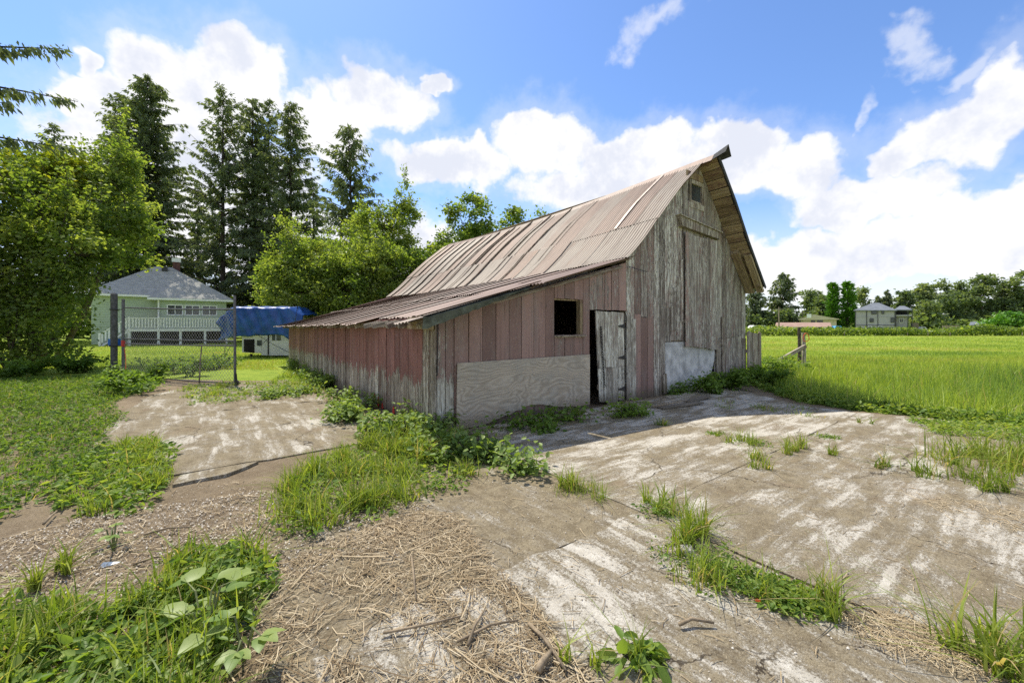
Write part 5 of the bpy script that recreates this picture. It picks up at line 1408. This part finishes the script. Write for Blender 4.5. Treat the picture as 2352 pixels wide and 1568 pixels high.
for (zx, zt, hw_, d, sd_, lb, kw) in (
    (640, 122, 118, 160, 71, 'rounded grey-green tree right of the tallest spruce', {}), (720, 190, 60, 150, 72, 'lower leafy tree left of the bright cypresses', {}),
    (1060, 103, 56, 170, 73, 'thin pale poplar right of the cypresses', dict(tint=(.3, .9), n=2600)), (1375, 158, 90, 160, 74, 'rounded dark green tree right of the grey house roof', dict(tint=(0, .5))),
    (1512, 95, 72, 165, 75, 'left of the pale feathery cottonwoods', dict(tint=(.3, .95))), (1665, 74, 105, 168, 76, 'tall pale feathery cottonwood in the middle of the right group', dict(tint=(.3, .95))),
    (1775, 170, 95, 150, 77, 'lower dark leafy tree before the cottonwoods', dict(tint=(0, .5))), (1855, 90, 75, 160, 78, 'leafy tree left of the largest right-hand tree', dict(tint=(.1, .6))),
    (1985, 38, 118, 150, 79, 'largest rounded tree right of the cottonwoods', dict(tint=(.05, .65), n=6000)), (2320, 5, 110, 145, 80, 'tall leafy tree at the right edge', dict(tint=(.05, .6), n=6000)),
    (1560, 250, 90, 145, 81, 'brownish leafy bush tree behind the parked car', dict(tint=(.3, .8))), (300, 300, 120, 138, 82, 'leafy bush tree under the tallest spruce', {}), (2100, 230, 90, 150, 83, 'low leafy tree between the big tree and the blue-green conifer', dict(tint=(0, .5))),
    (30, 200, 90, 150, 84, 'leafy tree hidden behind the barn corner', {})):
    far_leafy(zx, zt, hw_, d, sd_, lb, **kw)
b_, h = zfar(2225, 345, 82)
broadleaf('roadside_bush', 'large bright green bush at the right end of the hedge', b_, [(-2.5, 0, 1.9, 2.3, 1.8, 2.0), (.5, 0, 2.3, 2.4, 2.0, 2.3), (3.5, 0, 2.2, 2.6, 2.0, 2.2), (7, 0, 2.4, 3, 2, 2.3)], 120, 7000, .42, 91, m='cypress', tint=(.3, 1.0), spread=.5, cat='bush')
# hedge along the far side of the field, and undergrowth beyond it
def strip_leaves(name, label, n, x0, x1, y0, y1, h, size, m, seed, tint, kind='stuff', cat=None):
    rg = np.random.default_rng(seed)
    p = np.column_stack([rg.uniform(x0, x1, n), rg.uniform(y0, y1, n)])
    hh = h * (.45 + .75 * vnoise(p, .22, seed) * (.6 + .6 * vnoise(p, .9, seed + 1)))
    pos = np.column_stack([p, hh * rg.uniform(0.02, 1, n) ** .7])
    L = size * rg.uniform(.6, 1.4, n)
    V, F = leaf_tris(pos, L, L * .7, rg, .5)
    tt = np.clip(rg.uniform(tint[0], tint[1], n) + .5 * (vnoise(p, .12, seed + 4) - .5), 0, 1)
    o = np_obj(name, V, F, M[m], tint=np.repeat(tt, 4), kind=kind)
    if label: o['label'] = label
    if cat: o['category'] = cat
    return o
strip_leaves('hedgerow', 'bramble hedgerow running along the far edge of the field', 24000, 18, 120, 72, 77, 1.75, .40, 'leaf', 95, (.2, .9))
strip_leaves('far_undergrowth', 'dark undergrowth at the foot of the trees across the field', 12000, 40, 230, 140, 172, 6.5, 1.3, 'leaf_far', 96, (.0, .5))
strip_leaves('lawn_edge_bushes', 'dark bushes behind the bungalow and the spruces', 16000, -95, -4, 56, 66, 6.5, .8, 'leaf', 97, (.0, .5))
# ---------------------------------------------------------------- grass and weeds
def rise(p):                                   # stand on whatever is there
    return np.column_stack([p[:, 0], p[:, 1], np.full(len(p), .008)])
def grass_patch(poly, n, h, wd, seed, tint=(.2, .9), lean=.6, seg=3, clump=0, clr=.12):
    rg = np.random.default_rng(seed)
    if clump:
        c = scatter(poly, clump, rg); k = rg.integers(0, clump, n); p = c[k] + rg.normal(size=(n, 2)) * clr * rg.uniform(.4, 1.2, (clump, 1))[k]; hs = rg.uniform(.55, 1.15, clump)[k]
    else:
        p = scatter(poly, n, rg); hs = .6 + .6 * vnoise(p, 1.5, seed)
    hh = h * hs * rg.uniform(.45, 1.15, n)
    V, F = blades(rise(p), hh, wd * rg.uniform(.6, 1.3, n), rg, lean, seg)
    t = np.clip(rg.uniform(tint[0], tint[1], n), 0, .93); t[rg.random(n) < .07] = 1.0
    return V, F, np.repeat(t, 2 * (seg + 1))
def weed_patch(poly, n, nl, size, seed, tint=(.1, .9), hgt=.10, pts=None, wr=.55, tilt=.5):
    """little leafy plants: nl leaves round each point"""
    rg = np.random.default_rng(seed)
    p = scatter(poly, n, rg) if pts is None else pts
    n = len(p); k = np.repeat(np.arange(n), nl)
    a = rg.uniform(0, 2 * np.pi, n * nl); r = rg.uniform(0, .07, n * nl)
    ph = rg.uniform(.2, 1.0, n)[k] * hgt
    c = np.column_stack([p[k, 0] + r * np.cos(a), p[k, 1] + r * np.sin(a), .012 + ph * rg.uniform(.15, 1.0, n * nl)])
    D = np.column_stack([np.cos(a), np.sin(a), rg.normal(.1, tilt, n * nl)])
    sz = size * rg.uniform(.5, 1.3, n * nl) * rg.uniform(.7, 1.2, n)[k]
    V, F = leaf_hex(c, D, sz, sz * wr, rg, 1.0, .2)
    t = np.clip(rg.uniform(tint[0], tint[1], n)[k] + rg.normal(0, .12, n * nl), 0, 1)
    return V, F, np.repeat(t, 6)
def stuff(name, label, parts, m):
    V, F, T = join_np(parts)
    return np_obj(name, V, F, M[m], tint=T, kind='stuff', label=label)
PX = lambda lst: [G(x, y)[:2] for x, y in lst]
LEFT_MAT = PX([(-500, 1230), (-500, 905), (-100, 880), (120, 868), (240, 866), (340, 882), (300, 910), (255, 930), (290, 965), (240, 1000), (235, 1050), (130, 1125), (0, 1205)])
LEFT_2 = PX([(110, 1165), (130, 1110), (200, 1050), (330, 1010), (400, 1040), (370, 1130), (330, 1180), (200, 1185)])
MIDDLE = PX([(640, 1250), (630, 1150), (700, 1110), (720, 1060), (780, 1040), (900, 1000), (1010, 990), (1080, 1035), (1090, 1100), (1050, 1135), (960, 1150), (900, 1190), (760, 1240)])
NEARL = PX([(-300, 1800), (-260, 1430), (0, 1425), (130, 1400), (240, 1430), (380, 1350), (440, 1270), (560, 1270), (620, 1310), (620, 1360), (560, 1440), (540, 1520), (480, 1600), (420, 1800)])
GATE = PX([(430, 935), (420, 890), (620, 880), (660, 850), (760, 850), (740, 905), (600, 925)])
stuff('low_weeds', 'shaded low weeds and clover covering the ground at left', [
    weed_patch(LEFT_MAT, 8000, 5, .06, 101, (.0, .6), .13), weed_patch(LEFT_2, 420, 6, .07, 102, (.2, .9), .12), weed_patch(GATE, 800, 5, .065, 103, (.3, .95), .12),
    weed_patch(NEARL, 800, 7, .055, 104, (.15, .9), .14), weed_patch(MIDDLE, 600, 6, .055, 105, (.2, .9), .15)], 'weed')
stuff('yard_grass', 'bright tufted grass growing through the yard soil', [
    grass_patch(LEFT_MAT, 9000, .22, .009, 111, (.0, .6), 1.0), grass_patch(LEFT_2, 1300, .24, .012, 112, (.3, .9), .9, clump=24, clr=.08), grass_patch(MIDDLE, 4200, .32, .012, 113, (.1, .95), .9, 4, clump=40, clr=.095),
    grass_patch(NEARL, 2300, .28, .012, 114, (.1, .95), .85, 4, clump=62, clr=.06), grass_patch(GATE, 1800, .22, .012, 115, (.3, .95), .9, clump=40, clr=.14),
    grass_patch(PX([(1210, 1095), (1300, 1085), (1400, 1150), (1340, 1165)]), 260, .20, .006, 117, (.3, .8), .9, clump=5, clr=.06)], 'grass')
# straw, chips and pebbles lying on the yard
def straws(polyn, n, lmin, lmax, wd, seed, zmax=.03, tint=(.2, 1)):
    rg = np.random.default_rng(seed); poly, dens = polyn
    p = scatter(poly, n, rg)
    p = p[(vnoise(p, 1.6, 31) * .6 + vnoise(p, 5.0, 32) * .4) > rg.uniform(.05, .54, len(p))]; n = len(p)
    a = rg.uniform(0, np.pi, n) ; L = np.exp(rg.uniform(np.log(lmin), np.log(lmax), n)); W_ = wd * rg.uniform(.5, 1.5, n) * (L / lmax) ** .25
    d = np.column_stack([np.cos(a), np.sin(a), rg.normal(0, .06, n)]); s = np.column_stack([-np.sin(a), np.cos(a), np.zeros(n)])
    c = np.column_stack([p, .026 + rg.uniform(.0, zmax, n)])
    bend = s * (rg.normal(0, .08, n) * L)[:, None]
    rows = []
    for u in (-.5, 0, .5):
        q = c + d * (L * u)[:, None] + bend * (1 - 4 * u * u); ww = (W_ / 2)[:, None] * s
        rows += [q - ww, q + np.array([0, 0, 1]) * (W_ * .45)[:, None], q + ww]
    V = np.stack(rows, 1).reshape(-1, 3); b = np.arange(n)[:, None] * 9
    F = np.concatenate([b + [3 * k + j, 3 * k + j + 1, 3 * k + j + 4, 3 * k + j + 3] for k in (0, 1) for j in (0, 1)], 1).reshape(-1, 4)
    return V, F, np.repeat(np.clip(rg.uniform(tint[0], tint[1], n), 0, 1), 9)
STRAW = PX([(560, 1800), (520, 1500), (560, 1420), (640, 1330), (720, 1260), (880, 1200), (960, 1180), (1060, 1190), (1110, 1260), (1170, 1330), (1230, 1400), (1300, 1500), (1400, 1600), (1500, 1800)])
STRAW2 = PX([(1900, 1410), (2050, 1420), (2200, 1470), (2352, 1530), (2352, 1590), (2200, 1560), (2000, 1490)])
STRAW3 = PX([(2050, 1130), (2352, 1170), (2352, 1230), (2200, 1200)])
YARDP = PX([(0, 1250), (300, 1120), (700, 1100), (1100, 1080), (1800, 1000), (2352, 1010), (2900, 1200), (2700, 1700), (-300, 1700)])
SOILP = PX([(0, 1240), (250, 1180), (600, 1130), (1000, 1160), (900, 1250), (560, 1400), (430, 1260), (250, 1400), (0, 1420)])
stuff('straw_litter', 'dry straw and chopped stalks strewn over the bare ground', [
    straws((STRAW, 1), 9000, .012, .11, .0034, 121, .010, (.0, 1)), straws((STRAW, 1), 3000, .05, .18, .004, 127, .014, (.0, .9)), straws((STRAW, 1), 260, .12, .38, .007, 122, .02, (.0, .8)), straws((STRAW2, 1), 900, .03, .22, .003, 123, .012, (.2, 1)), straws((STRAW3, 1), 350, .03, .18, .003, 124, .006, (.3, 1)),
    straws((YARDP, 1), 2600, .02, .14, .004, 125, .006, (.1, .8)), straws((SOILP, 1), 1800, .02, .12, .005, 126, .006, (.2, 1))], 'straw')
def pebbles(poly, n, size, seed):
    rg = np.random.default_rng(seed); p = scatter(poly, n, rg); r = size * rg.uniform(.3, 1.2, n) ** 1.5
    base = np.array([(1, 0, 0), (0, 1, 0), (-1, 0, 0), (0, -1, 0), (0, 0, 1)], float)
    V = (np.column_stack([p, np.full(n, .022)])[:, None, :] + base[None] * rg.uniform(.5, 1.2, (n, 5, 1)) * r[:, None, None]).reshape(-1, 3)
    b = np.arange(n)[:, None] * 5
    F = np.concatenate([b + [0, 1, 4], b + [1, 2, 4], b + [2, 3, 4], b + [3, 0, 4]], 1).reshape(-1, 3)
    return V, F, np.repeat(rg.uniform(0, 1, n), 5)
V, F, T = join_np([pebbles(SOILP, 7000, .009, 131), pebbles(YARDP, 6000, .007, 132)])
np_obj('gravel', V, F, M['pebble'], tint=T, kind='stuff', label='fine gravel and crumbs scattered over the yard')

# tufts rooted in the slab joints, each its own thing
def tuft(name, label, px, py, n, h, spread, seed, tint=(.25, .95), lean=.7, wd=.007, stretch=1.0, clover=0, m='grass', group='grass tufts rooted in the yard joints', lsize=.03):
    rg = np.random.default_rng(seed); g_ = G(px, py)
    t = thing(name, label, 'grass' if not clover or n > clover else 'weed', g_, 0, group)
    n = int(n * .5); wd = wd * 1.45; lean = lean * 1.35
    nc_ = max(2, int(n / 28)); cc_ = rg.normal(size=(nc_, 2)) * spread; q = cc_[rg.integers(0, nc_, n)] + rg.normal(size=(n, 2)) * spread * .28; q[:, 0] *= stretch
    ang = -math.atan2(.8, .6) if stretch > 1.2 else 0.0
    q = q @ np.array([[math.cos(ang), math.sin(ang)], [-math.sin(ang), math.cos(ang)]])
    tn_ = np.clip(rg.uniform(*tint, n), 0, .93); tn_[rg.random(n) < .10] = 1.0
    V, F = blades(np.column_stack([q, np.full(n, .022)]), h * rg.uniform(.3, 1.2, n), wd * rg.uniform(.6, 1.3, n), rg, lean, 4)
    np_obj('blades', V, F, M[m], t, tint=np.repeat(tn_, 10), kind='stuff')
    if clover:
        q = rg.normal(size=(clover, 2)) * spread * .9; q[:, 0] *= stretch
        q = q @ np.array([[math.cos(ang), math.sin(ang)], [-math.sin(ang), math.cos(ang)]])
        V, F, T = weed_patch(None, 0, 6, lsize, seed + 1, (.2, .85), h * .45, pts=q)
        np_obj('leaves', V, F, M['weed'], t, tint=T, kind='stuff')
TUFTS = [('grass tuft in the joint nearest the barn corner', 1300, 1125, 220, .26, .07, {}), ('upper grass tuft of the long joint right of centre', 1520, 1180, 260, .24, .08, dict(clover=60)),
         ('tall grass tuft in the middle of the long joint', 1590, 1235, 420, .32, .08, {}), ('wide clover and grass clump in the long joint', 1640, 1320, 460, .26, .13, dict(clover=160, stretch=1.4)),
         ('dark leafy clover clump at the right of the long joint', 1790, 1375, 160, .16, .08, dict(clover=240, stretch=1.3, lsize=.04)), ('grass tuft with long blades at the right end of the long joint', 1900, 1395, 220, .26, .07, dict(lean=.9)),
         ('bright grass tuft near the lower right corner', 2180, 1490, 170, .34, .10, dict(lean=1.1, wd=.009, stretch=1.5)), ('dark grass tuft at the lower right corner', 2330, 1540, 260, .30, .12, dict(wd=.009)),
         ('leafy dandelion clump at the bottom middle', 1470, 1520, 60, .22, .05, dict(clover=12, lsize=.085, lean=1.2)), ('small grass tuft at the bottom edge', 1320, 1560, 90, .16, .05, {}),
         ('left grass tuft near the shadow edge', 1725, 1022, 260, .22, .13, dict(clover=50)), ('bright grass tuft just right of the shadow-edge tuft', 1830, 1040, 320, .24, .10, dict(tint=(.5, 1))),
         ('grass tuft below the shadow-edge tufts', 1750, 1072, 240, .22, .10, {}), ('small bright round weed on the slab in front of the door', 1640, 1000, 60, .10, .05, dict(clover=60)),
         ('sparse grey-green grass tuft on the right slab', 2015, 1070, 120, .26, .08, dict(lean=1.1, tint=(0, .5))), ('tiny grass tuft left of the sparse tuft', 1910, 1050, 110, .15, .07, {}),
         ('grass tuft row on the far right joint', 2190, 1108, 420, .26, .13, dict(tint=(.1, .7), stretch=1.6)), ('grass tuft at the right edge below the row', 2290, 1135, 240, .22, .09, dict(tint=(.1, .7))),
         ('big bright grass clump at the right edge', 2300, 1065, 1500, .42, .30, dict(tint=(.3, 1), wd=.009)), ('flat leafy weed on the slab near the shadow edge', 1900, 1008, 30, .12, .08, dict(clover=60)),
         ('low grass strip in the barn shadow', 1770, 945, 420, .14, .22, dict(tint=(.2, .7), stretch=2.0)), ('tiny sprig on the slab right of the shadow', 2000, 978, 70, .16, .06, {}),
         ('lone grass tuft on the soil at left', 150, 1315, 130, .22, .045, dict(wd=.009)), ('small grass tuft at the far left soil', 75, 1360, 80, .24, .03, dict(wd=.009, tint=(.5, 1))),
         ('small grass tuft in the shade below the loft door', 1530, 985, 140, .15, .10, dict(tint=(.1, .6)))]
for k, (lb, px, py, n, h, spd, kw) in enumerate(TUFTS):
    tuft('grass_tuft', lb, px, py, n, h, spd, 200 + 3 * k, **kw)

# brambles: arching stems with three-part leaves
leafm = MB()
def big_leaf_mesh(seed, L, W_):
    rg = random.Random(seed); n = 7
    left, right, mid = [], [], []
    for k in range(n + 1):
        u = k / n; prof_ = math.sin(math.pi * u ** .75) ** .8 * (1 - .12 * (k % 2)); zc = -.22 * L * u * u
        mid.append((0, L * u, zc)); left.append((-W_ / 2 * prof_, L * u - .02 * L, zc + .10 * W_ * prof_)); right.append((W_ / 2 * prof_, L * u - .02 * L, zc + .10 * W_ * prof_))
    V = np.array(mid + left + right); F = []
    for k in range(n): F += [(k, k + 1, n + 2 + k, n + 1 + k), (k, 2 * n + 2 + k, 2 * n + 3 + k, k + 1)]
    return np_mesh('leaf', V, F, M['bramble'], smooth=False, tint=np.full(len(V), .35 + .5 * rg.random()))
LEAFS = [big_leaf_mesh(k, .12, .085) for k in range(4)]
def bramble_plant(label, px, py, spots, seed, scale=1.0):
    rg = random.Random(seed); g_ = G(px, py)
    t = thing('bramble_plant', label, 'plant', g_, 0)
    for (sx, sy) in spots:
        e = G(sx, sy) - g_; hz = rg.uniform(.10, .2)
        mid = (e[0] * .5, e[1] * .5, hz * 1.2)
        MB().tube([(0, 0, 0), mid, (e[0], e[1], hz)], [.006, .005, .003], 5, False).build('stem', M['stem'], t)
        a0 = math.atan2(e[1], e[0]) - math.pi / 2
        for da in (-.95, 0.0, .95):
            o = bpy.data.objects.new('leaf', LEAFS[rg.randrange(4)]); link(o, t); o.location = (e[0], e[1], hz)
            o.rotation_euler = (rg.uniform(-.1, .35), rg.uniform(-.25, .25), a0 + da + rg.uniform(-.2, .2)); s = scale * rg.uniform(.75, 1.2); o.scale = (s, s, s)
bramble_plant('bramble with large pale leaves at the edge of the near grass', 470, 1480, [(430, 1400), (500, 1390), (520, 1440), (450, 1450), (540, 1410), (470, 1520), (420, 1470)], 5)
bramble_plant('bramble sprig low in the near grass by the straw', 560, 1530, [(520, 1500), (600, 1540), (545, 1560)], 6, .85)
bramble_plant('flat broad-leaved weed on the bare soil', 260, 1270, [(230, 1262), (285, 1262), (255, 1285), (270, 1250)], 7, .6)
def bramble_bush(label, pts, n, seed, h=.45, size=.075, name='bramble_bush', tint=(.15, .95), spread=.35, m='bramble'):
    rg = np.random.default_rng(seed); pts = [np.array(p[:2]) for p in pts]; c0_ = np.mean(pts, 0)
    t = thing(name, label, 'bush', (c0_[0], c0_[1], 0), 0)
    st_ = MB(); C_, D_ = [], []
    for p in pts:
        for k in range(5):
            a = rg.uniform(0, 2 * np.pi); L = rg.uniform(.25, 1) * spread * 1.5; hz = h * rg.uniform(.4, 1.1)
            q0 = np.array([p[0] - c0_[0], p[1] - c0_[1], 0]); q2 = q0 + [math.cos(a) * L, math.sin(a) * L, hz * .65]; q1 = (q0 + q2) / 2 + [0, 0, hz * .45]
            st_.tube([q0, q1, q2], [.006, .005, .003], 4, False)
            u = rg.uniform(.15, 1, n // (5 * len(pts)))[:, None]
            pos = (1 - u) ** 2 * q0 + 2 * u * (1 - u) * q1 + u * u * q2 + rg.normal(size=(len(u), 3)) * [.09, .09, .07]
            pos[:, 2] = np.maximum(pos[:, 2], .02); C_.append(pos)
    pos = np.concatenate(C_); k = len(pos)
    st_.build('stems', M['bark'], t)['kind'] = 'stuff'
    D = rg.normal(size=(k, 3)); D[:, 2] = D[:, 2] * .4 - .1; L = size * rg.uniform(.6, 1.4, k)
    V, F = leaf_hex(pos, D, L, L * .68, rg, 1.2, .2)
    tt = np.clip(rg.uniform(tint[0], tint[1], k) * .7 + .5 * (pos[:, 2] / h) * .3, 0, 1)
    np_obj('leaves', V, F, M[m], t, tint=np.repeat(tt, 6), kind='stuff')
GP = lambda lst: [G(x, y) for x, y in lst]
bramble_bush('bramble thicket at the near corner of the shed', GP([(890, 990), (930, 985), (960, 995), (1000, 1005), (930, 1010), (980, 1030), (860, 1005)]), 1900, 301, .36)
bramble_bush('brambles trailing past the barn corner onto the slab', GP([(1060, 1025), (1100, 1045), (1150, 1068), (1190, 1085), (1040, 1050)]), 1300, 302, .28)
bramble_bush('brambles growing round the cinder block', GP([(800, 950), (815, 970), (830, 935), (790, 925), (770, 965)]), 1500, 303, .38)
bramble_bush('brambles along the middle of the shed wall', GP([(745, 890), (730, 880), (760, 885), (720, 870)]), 1600, 304, .50)
bramble_bush('brambles at the far end of the shed wall', GP([(690, 850), (705, 858), (715, 862), (680, 845), (700, 848)]), 1600, 305, .55)
bramble_bush('low weeds spreading on the slab beside the shed', GP([(640, 905), (670, 910), (700, 905), (620, 915)]), 900, 306, .18)
bramble_bush('shaded weeds under the plywood sheet', GP([(1180, 985), (1230, 978), (1280, 972), (1320, 968), (1250, 995)]), 750, 307, .30, tint=(.1, .7), m='weed')
bramble_bush('leafy fern clump right of the plank door', GP([(1420, 962), (1445, 958), (1470, 955)]), 700, 308, .30, size=.06, tint=(.3, .9), m='weed')
bramble_bush('weeds at the foot of the cement panel', GP([(1540, 905), (1560, 902), (1600, 900)]), 500, 309, .30, m='weed', tint=(.1, .6))
bramble_bush('bramble bank at the right corner of the barn', GP([(1650, 905), (1680, 895), (1710, 885), (1735, 880), (1765, 890), (1640, 890)]), 3200, 310, .62, size=.09, tint=(.1, .75), m='weed')
bramble_bush('leafy bush in the grass beside the barn corner', GP([(1760, 865), (1775, 860), (1790, 870), (1800, 855)]), 1600, 311, .85, size=.11, tint=(.3, 1), spread=.6, m='weed')
bramble_bush('weeds round the foot of the gate post', GP([(290, 880), (330, 895), (350, 880), (300, 905)]), 2200, 312, .60, size=.09, tint=(.1, .8), spread=.6, m='weed')
bramble_bush('weeds growing up behind the chain-link gate', GP([(440, 865), (400, 858), (470, 850), (500, 848), (520, 842), (360, 852)]), 2600, 313, .75, size=.10, tint=(.4, 1.0), spread=.6, m='weed')
bramble_bush('weeds under the leafy trees at left', GP([(20, 870), (80, 862), (150, 858), (200, 855), (-60, 880)]), 2600, 314, .8, size=.12, tint=(.0, .6), spread=.8, m='weed')

# field and lawn
def field():
    rg = np.random.default_rng(400); parts = []
    NEAR = [(6.9, 8.3), (7.7, 7.4), (8.5, 6.9), (9.6, 6.6), (13.5, 5.8), (22, 5.0), (30, 16), (30, 20), (12, 21), (8.5, 16), (7.4, 12.6), (6.8, 10.8), (6.4, 9.2)]
    p = scatter(NEAR, 60000, rg); hs = .45 + .75 * vnoise(p, .55, 4) * (.6 + .6 * vnoise(p, 2.1, 6))
    dist_ = p[:, 1]; hh = np.where(dist_ < 13.5, .50, .50 - .22 * np.clip((dist_ - 13.5) / 5, 0, 1)) * hs * rg.uniform(.55, 1.2, len(p))
    V, F = blades(rise(p), hh, .013 * np.maximum(1, dist_ / 9), rg, .5, 2)
    t = np.clip(-.12 + .50 * vnoise(p, .35, 9) + .30 * vnoise(p, 1.3, 19) + rg.uniform(-.2, .45, len(p)) + .40 * np.clip((dist_ - 10) / 5, 0, 1), 0, .93); t[rg.random(len(p)) < .025] = 1.0
    parts.append((V, F, np.repeat(t, 6)))
    n = 120000; y = 1 / rg.uniform(1 / 72, 1 / 17.5, n); x = rg.uniform(-.02, 1.5, n) * y + 2
    p = np.column_stack([x, y]); tb_, sb_ = WB(x, y); k = (tb_ > 10.35) | (sb_ > LEN + .6); p = p[k]; n = len(p); y = p[:, 1]
    V, F = blades(rise(p), .15 * (.5 + vnoise(p, .3, 5)) * rg.uniform(.5, 1.2, n), .008 * y / 8, rg, .6, 1)
    t = np.clip(.22 + .60 * vnoise(p * [.5, 1.6], .11, 12) + .45 * vnoise(p * [.6, 1.5], .45, 13) + rg.uniform(-.2, .25, n), 0, .97)
    V1, F1, T1 = V, F, np.repeat(t, 4)
    np_obj('tall_grass', *parts[0][:2], M['field'], tint=parts[0][2], kind='stuff', label='tall blue-green meadow grass at the near edge of the field')
    np_obj('field_grass', V1, F1, M['field'], tint=T1, kind='stuff', label='bright green grass across the open field')
    n = 60000; y = 1 / rg.uniform(1 / 48, 1 / 15.5, n); x = rg.uniform(-1.35, -.25, n) * y; p = np.column_stack([x, y])
    tb_, sb_ = WB(x, y); hx, hy = .8 * (x - HO[0]) + .6 * (y - HO[1]), -.6 * (x - HO[0]) + .8 * (y - HO[1])
    k = ~((tb_ > -.9) & (sb_ < LEN + .3)) & ~((hx > -.2) & (hx < 10) & (hy > -3)) & (in_poly(p, YARD) == False); p = p[k]; n = len(p)
    V, F = blades(rise(p), .11 * rg.uniform(.5, 1.3, n) * (.6 + .7 * vnoise(p, .4, 3)), .010 * p[:, 1] / 9, rg, .7, 1)
    np_obj('lawn_grass', V, F, M['field'], tint=np.repeat(np.clip(.35 + .5 * vnoise(p, .3, 8) + rg.uniform(-.2, .3, n), 0, 1), 4), kind='stuff', label='mown bright lawn round the bungalow')
field()
EDGE = [(6.2, 8.9), (6.7, 8.0), (7.5, 7.3), (8.3, 6.75), (9.3, 6.5), (9.6, 6.9), (8.4, 7.3), (7.4, 8.2), (7.2, 9.6), (7.6, 12), (7.0, 12), (6.4, 10.4)]
stuff('edge_weeds', 'leafy weeds along the edge of the concrete and the field', [weed_patch(EDGE, 1500, 6, .075, 411, (.2, .95), .20), weed_patch(PX([(2080, 965), (2352, 985), (2500, 1010), (2352, 1020), (2150, 1000)]), 400, 6, .06, 412, (.3, 1), .12)], 'weed')
